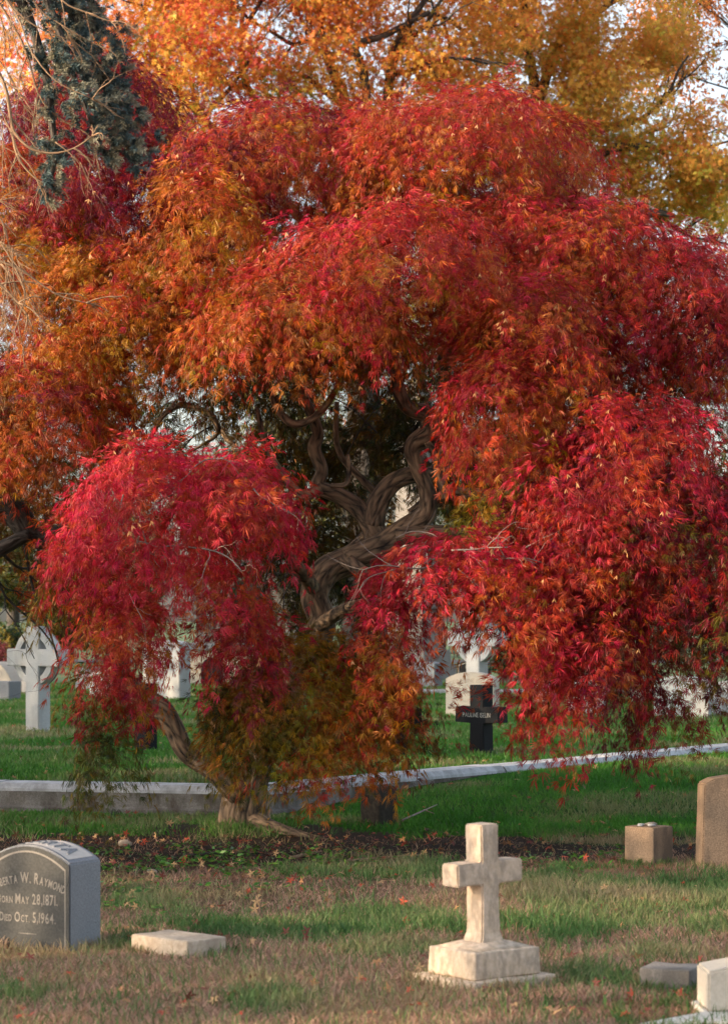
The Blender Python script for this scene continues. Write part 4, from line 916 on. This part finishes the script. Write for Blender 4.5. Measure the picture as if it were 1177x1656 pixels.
# ------------------------------------------------------------------ kerb of the family plot
def kerb(name, label, p0, dirn, segs, zt=.222):
    dv = np.array(dirn) / np.linalg.norm(dirn); nv = np.array([-dv[1], dv[0]]); nv = nv if nv[1] > 0 else -nv
    t = thing(name, label, 'kerb', (p0[0], p0[1], 0))
    pos = 0.0
    for k, L in enumerate(segs):
        a, b = pos + .007, pos + L - .007; pos += L; jz = .006 * math.sin(k * 2.3)
        def sweep(sec, nm, mat, rough):
            bm = bmesh.new(); n = max(2, int((b - a) / .06) if rough else 2); rings = []
            for i in range(n + 1):
                s = a + (b - a) * i / n; ring = []
                for j, (u, z) in enumerate(sec):
                    e = rough * float(lump(np.array([s * 3, z * 30, k]), 3.1, 1) + .7 * lump(np.array([s * 9, z * 40, k]), 2.7, 4)) if u < .08 else 0
                    ring.append(bm.verts.new((dv[0] * s + nv[0] * (u + e + jz), dv[1] * s + nv[1] * (u + e + jz), z + jz * .6)))
                rings.append(ring)
            m_ = len(sec)
            for i in range(n):
                for j in range(m_): bm.faces.new([rings[i][j], rings[i][(j + 1) % m_], rings[i + 1][(j + 1) % m_], rings[i + 1][j]])
            bm.faces.new(rings[0][::-1]); bm.faces.new(rings[-1]); bmesh.ops.recalc_face_normals(bm, faces=bm.faces)
            bm_obj(nm, bm, mat, t)
        sweep([(-.03, -.15), (-.03, .035), (-.005, .05), (0, .09), (0, .13), (0, .1598), (.3, .1598), (.3, -.15)], 'kerb_block', M_kerb, .006)
        sweep([(-.003, .16), (.0, .182), (.032, zt - .004), (.04, zt), (.30, zt), (.305, zt - .01), (.305, .16)], 'coping', M_kerbtop, .0008)
kerb('kerb_wall', 'granite kerb with pale coping and rough sunlit spots behind the left of the maple trunk', KC, KL, [2.17, 1.9, 2.1, 2.6, 2.6, 2.6])
kerb('kerb_wall', 'long pale granite kerb running back to the right behind the maple', KC + KRn * .02, KR, [1.55, 1.7, 1.8, 1.9, 2.4, 2.4, 2.4, 2.4])

# ------------------------------------------------------------------ crosses and headstones on the plot
def celtic(label, px, py, z, k, rz, lc=None):
    """ringed cross, k = scale; its foot centre stands at the pixel"""
    w = gp(px, py, z); rz = math.radians(rz)
    t = thing('celtic_cross', label, 'grave cross', (w.x, w.y, z), rz)
    sw, ah, th, cz, al, top = .108 * k, .098 * k, .095 * k, .85 * k, .425 * k, 1.21 * k
    bm = bmesh.new()
    prof(bm, [(-sw * 1.02, -.1), (sw * 1.02, -.1), (sw, cz - ah), (al, cz - ah), (al, cz + ah), (sw, cz + ah), (sw, top), (-sw, top), (-sw, cz + ah), (-al, cz + ah), (-al, cz - ah), (-sw, cz - ah)], -th, th, .008 * k)
    bm_obj('cross', bm, M_wgranite, t)
    bm = bmesh.new(); n = 48; ro, ri = .318 * k, .238 * k; rings = []
    for i in range(n):
        a = i / n * 2 * math.pi; rings.append([bm.verts.new((r_ * math.cos(a), y, cz + r_ * math.sin(a))) for r_, y in [(ri, -th + .022 * k), (ro, -th + .022 * k), (ro, th - .022 * k), (ri, th - .022 * k)]])
    for i in range(n):
        A, Bq = rings[i], rings[(i + 1) % n]
        for j in range(4): bm.faces.new([A[j], A[(j + 1) % 4], Bq[(j + 1) % 4], Bq[j]])
    bmesh.ops.recalc_face_normals(bm, faces=bm.faces); bm_obj('ring', bm, M_wgranite, t)
    return t
celtic('white granite ringed cross under dark fronds at the left of the lawn', 62, 1183, .2, 1.0, -39)
celtic('white granite ringed cross standing behind the white inscribed headstone', 771, 1139, .2, 1.17, -42)
celtic('white granite ringed cross hidden behind bright red leaves at right of the black cross', 880, 1139, .2, 1.2, -42)
def black_cross(label, px, py, text=None, k=1.0, rz=-41):
    w = gp(px, py, .2); t = thing('black_cross', label, 'grave cross', (w.x, w.y, .2), math.radians(rz), 'black granite crosses on the lawn')
    bm = bmesh.new()
    o = [(-.092, -.1), (.092, -.1), (.081, .305), (.262, .313), (.256, .462), (.082, .462), (.084, .668), (-.084, .668), (-.082, .462), (-.256, .462), (-.262, .313), (-.081, .305)]
    prof(bm, [(x * k, z * k) for x, z in o], -.075, .075, .005); bm_obj('cross', bm, M_black, t)
    if text: lettering('inscription', [(line_geo([(text, .062)], .001, .74, .0, .10), (.362,))], on_front(-.0755), M_letter_grey, t)
black_cross('polished black cross with a pale carved name before the white inscribed headstone', 778, 1221, 'PAULINE ISELIN')
black_cross('black granite cross half hidden by gold and brown fronds', 640, 1224)
black_cross('black granite cross behind the curving dark limb of the maple', 236, 1216)
def head(label, px, py, W, hs, rise, th, rz, mat, z=.2, lc=(-1, -1), name='headstone', build=True):
    rz = math.radians(rz); w = gp(px, py, z)
    t = thing(name, label, 'headstone', corner_loc((lc[0] * W / 2, lc[1] * th / 2, 0), w, rz), rz)
    bm = bmesh.new(); prof(bm, [(x, zz if zz > 0 else -.08) for x, zz in arch(W / 2, hs, rise, 14)], -th / 2, th / 2, .008); bm_obj('slab', bm, mat, t)
    return t
t = head('white marble headstone with arched top and carved name behind the black cross', 720, 1158, .72, .50, .09, .17, -30, M_limestone2)
lettering('inscription', [(line_geo([('GEORGINE ISELIN', .074)], .001, .95, 0, .16), (.455, .95)), (line_geo([('Born August 12', .062)], .001, .95, -.001), (.30,)), (line_geo([('Died June 3', .064)], .001, .95, -.001), (.185,))], on_front(-.0855), M_letter_dark, t)
head('tall white headstone behind crimson leaves left of the maple limb', 290, 1132, .85, .90, .05, .26, -42, M_wgranite, lc=(1, -1))
head('white arched headstone behind the hanging red leaves right of the black cross', 917, 1157, .50, .50, .06, .16, -25, M_wgranite)
head('wide white arched headstone behind dark red fronds at right', 1056, 1160, .74, .48, .07, .16, -22, M_wgranite)
head('slim pale post like headstone between the two white arched stones', 1018, 1136, .20, .48, .03, .15, -25, M_limestone2)
head('white headstone behind dark red fronds at the right edge', 1150, 1158, .5, .42, .06, .15, -25, M_wgranite)
t = head('grey granite headstone with pale edges right of the obelisk', 662, 1112, .58, .46, .03, .26, -38, M_ggranite)
for sx in (-1, 1):
    bm = bmesh.new(); bm.faces.new([bm.verts.new((sx * .265 + q[0], -.1315, q[1])) for q in [(-.008, 0), (.008, 0), (.008, .44), (-.008, .44)]]); bm_obj('border_line', bm, M_letter_grey, t)
t = head('black bordered headstone partly behind the right celtic cross', 738, 1106, .66, .40, .06, .2, -20, M_black)
bm = bmesh.new(); a1 = arch(.30, .375, .055, 12); a2 = arch(.287, .365, .053, 12); a1 = a1[1:] + a1[:1]; a2 = a2[1:] + a2[:1]
for i in range(len(a1) - 1): bm.faces.new([bm.verts.new((q[0], -.1012, q[1])) for q in (a1[i], a1[i + 1], a2[i + 1], a2[i])])
bm_obj('border_line', bm, M_letter_grey, t)
lettering('inscription', [(line_geo([('DELANO', .075)], .001, .95), (.31,)), (line_geo([('JAMES F', .075)], .001, .95), (.20,))], on_front(-.1012), M_letter_grey, t)
head('rough topped grey granite block at the left edge before the celtic cross', 15, 1133, .6, .30, .0, .28, -35, M_ggranite, lc=(1, -1))
head('pale peach headstone with sloping shoulders beyond the grey block at the left edge', 20, 1121, .9, .18, .36, .3, -35, M_limestone2, lc=(1, -1))
head('small narrow grey headstone just left of the celtic cross foot', 45, 1122, .14, .22, .02, .12, -35, M_ggranite, lc=(1, -1))
head('grey headstone behind dark fronds right of the left celtic cross', 122, 1116, .45, .38, .06, .2, -30, M_ggranite)
head('pale headstone behind dark fronds between celtic cross and tall white stone', 145, 1128, .55, .40, .06, .2, -30, M_wgranite)
# rubble wall far left
w0 = gp(30, 1100, .2); bm = bmesh.new(); rbox(bm, (-3.2, 0, -.1), (6.4, .4, .48), .02, 2, (1, 1), 8, .02, 3)
tag(bm_obj('stone_wall', bm, M_rubble, None, True, (w0.x, w0.y, .2)), 'low grey rubble wall behind the headstones at the left edge', 'wall')

# pale obelisk
D = 52; w0 = P(672, 1075, D); rz = math.radians(-33)
t = thing('obelisk', 'tall pale stone obelisk on a stepped pedestal behind the maple trunk', 'monument', (w0.x, D, .2), rz)
def sqbox(bm, z0, z1, a, b=None):
    b = b if b is not None else a; rbox(bm, (0, 0, z0), (a, a, z1 - z0), .012, 2, (b / a, b / a))
bm = bmesh.new(); sqbox(bm, -.1, .32, 1.28); sqbox(bm, .321, .62, 1.12, 1.08); bm_obj('step', bm, M_obelisk, t)
bm = bmesh.new(); sqbox(bm, .621, 1.50, .92, .88); bm_obj('pedestal', bm, M_obelisk, t)
bm = bmesh.new(); sqbox(bm, 1.501, 1.60, 1.02); sqbox(bm, 1.601, 1.72, .86, .80); bm_obj('cornice', bm, M_obelisk, t)
bm = bmesh.new(); sqbox(bm, 1.721, 6.1, .72, .50); rbox(bm, (0, 0, 6.101), (.50, .50, .5), 0, 1, (.02, .02)); bm_obj('shaft', bm, M_obelisk, t)

# mausoleum
D = 47; w0 = P(308, 1112, D); t = thing('mausoleum', 'small stone mausoleum with arched iron window behind the crimson foliage at left', 'mausoleum', (w0.x, D, .2))
Wm = 2.15
bm = bmesh.new(); rbox(bm, (Wm / 2, 1.0, -.1), (Wm, 2.0, .78), .01); bm_obj('base_wall', bm, M_limestone2, t)
bm = bmesh.new(); rbox(bm, (Wm / 2, 1.0, .681), (Wm + .16, 2.16, .13), .02); bm_obj('cornice', bm, M_ggranite, t)
bm = bmesh.new(); rbox(bm, (Wm / 2, 1.0, .812), (Wm - .2, 1.8, 1.5), .01); bm_obj('upper_wall', bm, M_kerb, t)
bm = bmesh.new(); prof(bm, [(-.12, 2.313), (Wm + .12, 2.313), (Wm + .12, 2.42), (Wm / 2, 3.0), (-.12, 2.42)], -.12, 2.12, .01); bm_obj('roof', bm, M_roof, t)
def arch_win(x, z, w_, h_, y):
    oa = [(w_ / 2 * math.cos(math.pi * k / 10), h_ - w_ / 2 + w_ / 2 * math.sin(math.pi * k / 10)) for k in range(11)]
    o_ = [(w_ / 2, 0)] + oa + [(-w_ / 2, 0)]; i_ = [(a * .80, b * .95 if b > 0 else 0) for a, b in o_]
    bm = bmesh.new()
    for k in range(len(o_) - 1):
        q = [o_[k], o_[k + 1], i_[k + 1], i_[k]]
        a = [bm.verts.new((x + p[0], y - .03, z + p[1])) for p in q]; b = [bm.verts.new((x + p[0], y + .02, z + p[1])) for p in q]
        bm.faces.new(a); bm.faces.new(b[::-1]); 
        for j in range(4): bm.faces.new([a[j], b[j], b[(j + 1) % 4], a[(j + 1) % 4]])
    bmesh.ops.recalc_face_normals(bm, faces=bm.faces); wo = bm_obj('window', bm, M_iron, t)
    bm = bmesh.new()
    for k in range(5): rbox(bm, (x + w_ * .8 * ((k + .5) / 5 - .5), y - .01, z), (.02, .02, h_ * .85), 0)
    bm.faces.new([bm.verts.new((x + p[0], y - .002, z + p[1])) for p in i_]); bm_obj('grille', bm, M_dgranite, wo)
arch_win(.42, .02, .42, .52, 0); arch_win(1.5, .02, .42, .52, 0); arch_win(1.05, 1.2, .55, .85, .1)

# far kerb, road, iron fence
a = gp(640, 1122, .2); b_ = gp(880, 1124, .2)
bm = bmesh.new(); rbox(bm, (0, 0, -.1), (6.5, .35, .17), .01); tag(bm_obj('kerb_wall', bm, M_kerbtop, None, False, ((a.x + b_.x) / 2 + 1.5, a.y + .1, .2)), 'thin pale kerb crossing the lawn behind the white inscribed headstone', 'kerb')
bm = bmesh.new(); vs = [bm.verts.new(p) for p in [(-60, 70, .206), (60, 70, .206), (60, 76, .206), (-60, 76, .206)]]; bm.faces.new(vs)
tag(bm_obj('road', bm, M_asphalt), 'grey asphalt cemetery road beyond the lawn', 'road', kind='structure')
t = thing('iron_fence', 'dark iron fence beyond the road right of the obelisk', 'fence', (1.5, 78, .2))
bm = bmesh.new()
for k in range(60): rbox(bm, (k * .14, 0, 0), (.03, .03, 1.0), 0)
bm_obj('pickets', bm, M_iron, t); bm = bmesh.new(); rbox(bm, (4.2, -.0335, .15), (8.6, .03, .05), 0); rbox(bm, (4.2, -.0335, .82), (8.6, .03, .05), 0); bm_obj('rail', bm, M_iron, t)

# ------------------------------------------------------------------ weeds, fallen leaves, twigs
rw = np.random.default_rng(31)
n = 60000; y = rw.uniform(10.5, 16.5, n); x = (rw.random(n) * 2 - 1) * (.16 * y + .2); w_ = ground_kind(x, y)[3]
k = rw.random(n) < w_ * .5; x = x[k]; y = y[k]; n = len(x)
pos = np.stack([x, y, gh(x, y) + rw.uniform(.01, .05, n)], 1)
V, F, ix = place(OVAL, pos, rw.normal(0, 1, (n, 3)) * [1, 1, .3], rw.normal(0, .35, (n, 3)) + [0, -.2, 1], rw.uniform(.025, .055, n) , rw)
V[:, :] = V; c = np.array([(.06, .17, .02), (.045, .13, .025), (.10, .20, .03)])[rw.integers(0, 3, n)] * rw.uniform(.7, 1.3, (n, 1))
tag(np_mesh('weeds', V, F, M_green, None, col=c[ix]), 'bright green low weeds and clover spreading over the soil', 'weeds', kind='stuff')
n = 9000; y = 9 + 33 * rw.random(n) ** 1.6; x = (rw.random(n) * 2 - 1) * (.17 * y + .3); g_, d_, s_2, w2 = ground_kind(x, y)
keep = rw.random(n) < np.where(y < 16.6, .12 + .8 * s_2, .22); x = x[keep]; y = y[keep]; n = len(x)
z = np.where(inside_plot(x, y) > .1, .2, gh(x, y)) + .03
ins = np.abs(inside_plot(x, y) - .12) > .25; x, y, z = x[ins], y[ins], z[ins]; n = len(x)
V, F, ix = place(STAR, np.stack([x, y, z], 1), rw.normal(0, 1, (n, 3)) * [1, 1, .3], rw.normal(0, .5, (n, 3)) + [0, -.3, 1], rw.uniform(.018, .042, n), rw)
c = np.array([(.36, .06, .03), (.36, .18, .08), (.22, .05, .04), (.42, .26, .13), (.16, .08, .04)])[rw.integers(0, 5, n)]
tag(np_mesh('leaf_litter', V, F, M_litter, None, col=c[ix]), 'fallen brown and orange leaves scattered on soil and lawn', 'fallen leaves', kind='stuff')
T = Tubes(); T.add([gp(650, 1331, .03) + Vector((0, 0, .02)), gp(675, 1322, .03) + Vector((0, 0, .03)), gp(706, 1312, .03) + Vector((0, 0, .05))], [.008, .007, .004], 6, 4, .1)
T.add([gp(685, 1318, .03) + Vector((0, 0, .04)), gp(702, 1320, .03) + Vector((0, 0, .02))], [.005, .003], 5, 3); o = T.build('fallen_branch', M_twig); tag(o, 'grey fallen forked branch on the lawn right of the dark cube', 'branch')
for k, (pp, lab) in enumerate([([(470, 1392), (500, 1384), (520, 1380)], 'short tan broken stick on the soil below the maple'), ([(560, 1397), (620, 1391), (690, 1385)], 'long thin brown stick on the dark soil left of the cross'), ([(690, 1345), (720, 1352), (735, 1358)], 'dark curved stick on dark soil behind the stone cross'), ([(300, 1388), (380, 1381), (420, 1384)], 'thin dark stick on the soil in front of the trunk')]):
    T = Tubes(); T.add([gp(a, b, .0) + Vector((0, 0, .015)) for a, b in pp], [.012, .010, .005], 6, 4, .12, k); tag(T.build('fallen_stick', M_dead if k < 2 else M_darkbark), lab, 'stick')

# longer grass left round the feet of the near stones
bpy.context.view_layer.update(); rt = np.random.default_rng(77); X = []; Y = []
for o in list(S.objects):
    if o.get('category') in ('grave marker', 'headstone', 'grave cross') and o.matrix_world.translation.y < 18:
        pts = [o.matrix_world @ Vector(c) for c in o.bound_box] if o.type == 'MESH' else [q.matrix_world @ Vector(c) for q in o.children for c in q.bound_box]
        inv = o.matrix_world.inverted(); L = [inv @ p for p in pts]; lo = [p for p in L]
        x0, x1 = min(p.x for p in lo), max(p.x for p in lo); y0, y1 = min(p.y for p in lo), max(p.y for p in lo)
        per = 2 * (x1 - x0 + y1 - y0); n = int(per * 620); u = rt.random(n) * per; e = np.abs(rt.normal(0, .025, n)) + .004
        for a, d in zip(u, e):
            if a < x1 - x0: p = (x0 + a, y0 - d)
            elif a < 2 * (x1 - x0): p = (x0 + a - (x1 - x0), y1 + d)
            elif a < 2 * (x1 - x0) + (y1 - y0): p = (x0 - d, y0 + a - 2 * (x1 - x0))
            else: p = (x1 + d, y0 + a - 2 * (x1 - x0) - (y1 - y0))
            q = o.matrix_world @ Vector((p[0], p[1], 0)); X.append(q.x); Y.append(q.y)
X = np.array(X); Y = np.array(Y); kd_ = rt.random(len(X)) < .75 * sm(.35, .6, fbm(X * 6, Y * 6, 3)) + .15
tag(blades('edge_grass', 0, None, (8, 18), lambda x, y: np.ones(len(x)), .025, .075, .0028, [(.06, .13, .03), (.14, .17, .06), (.33, .24, .14), (.40, .27, .18)], .6, seed=9, xy=(X[kd_], Y[kd_])), 'longer uncut grass round the feet of the near stones', 'grass', kind='stuff')
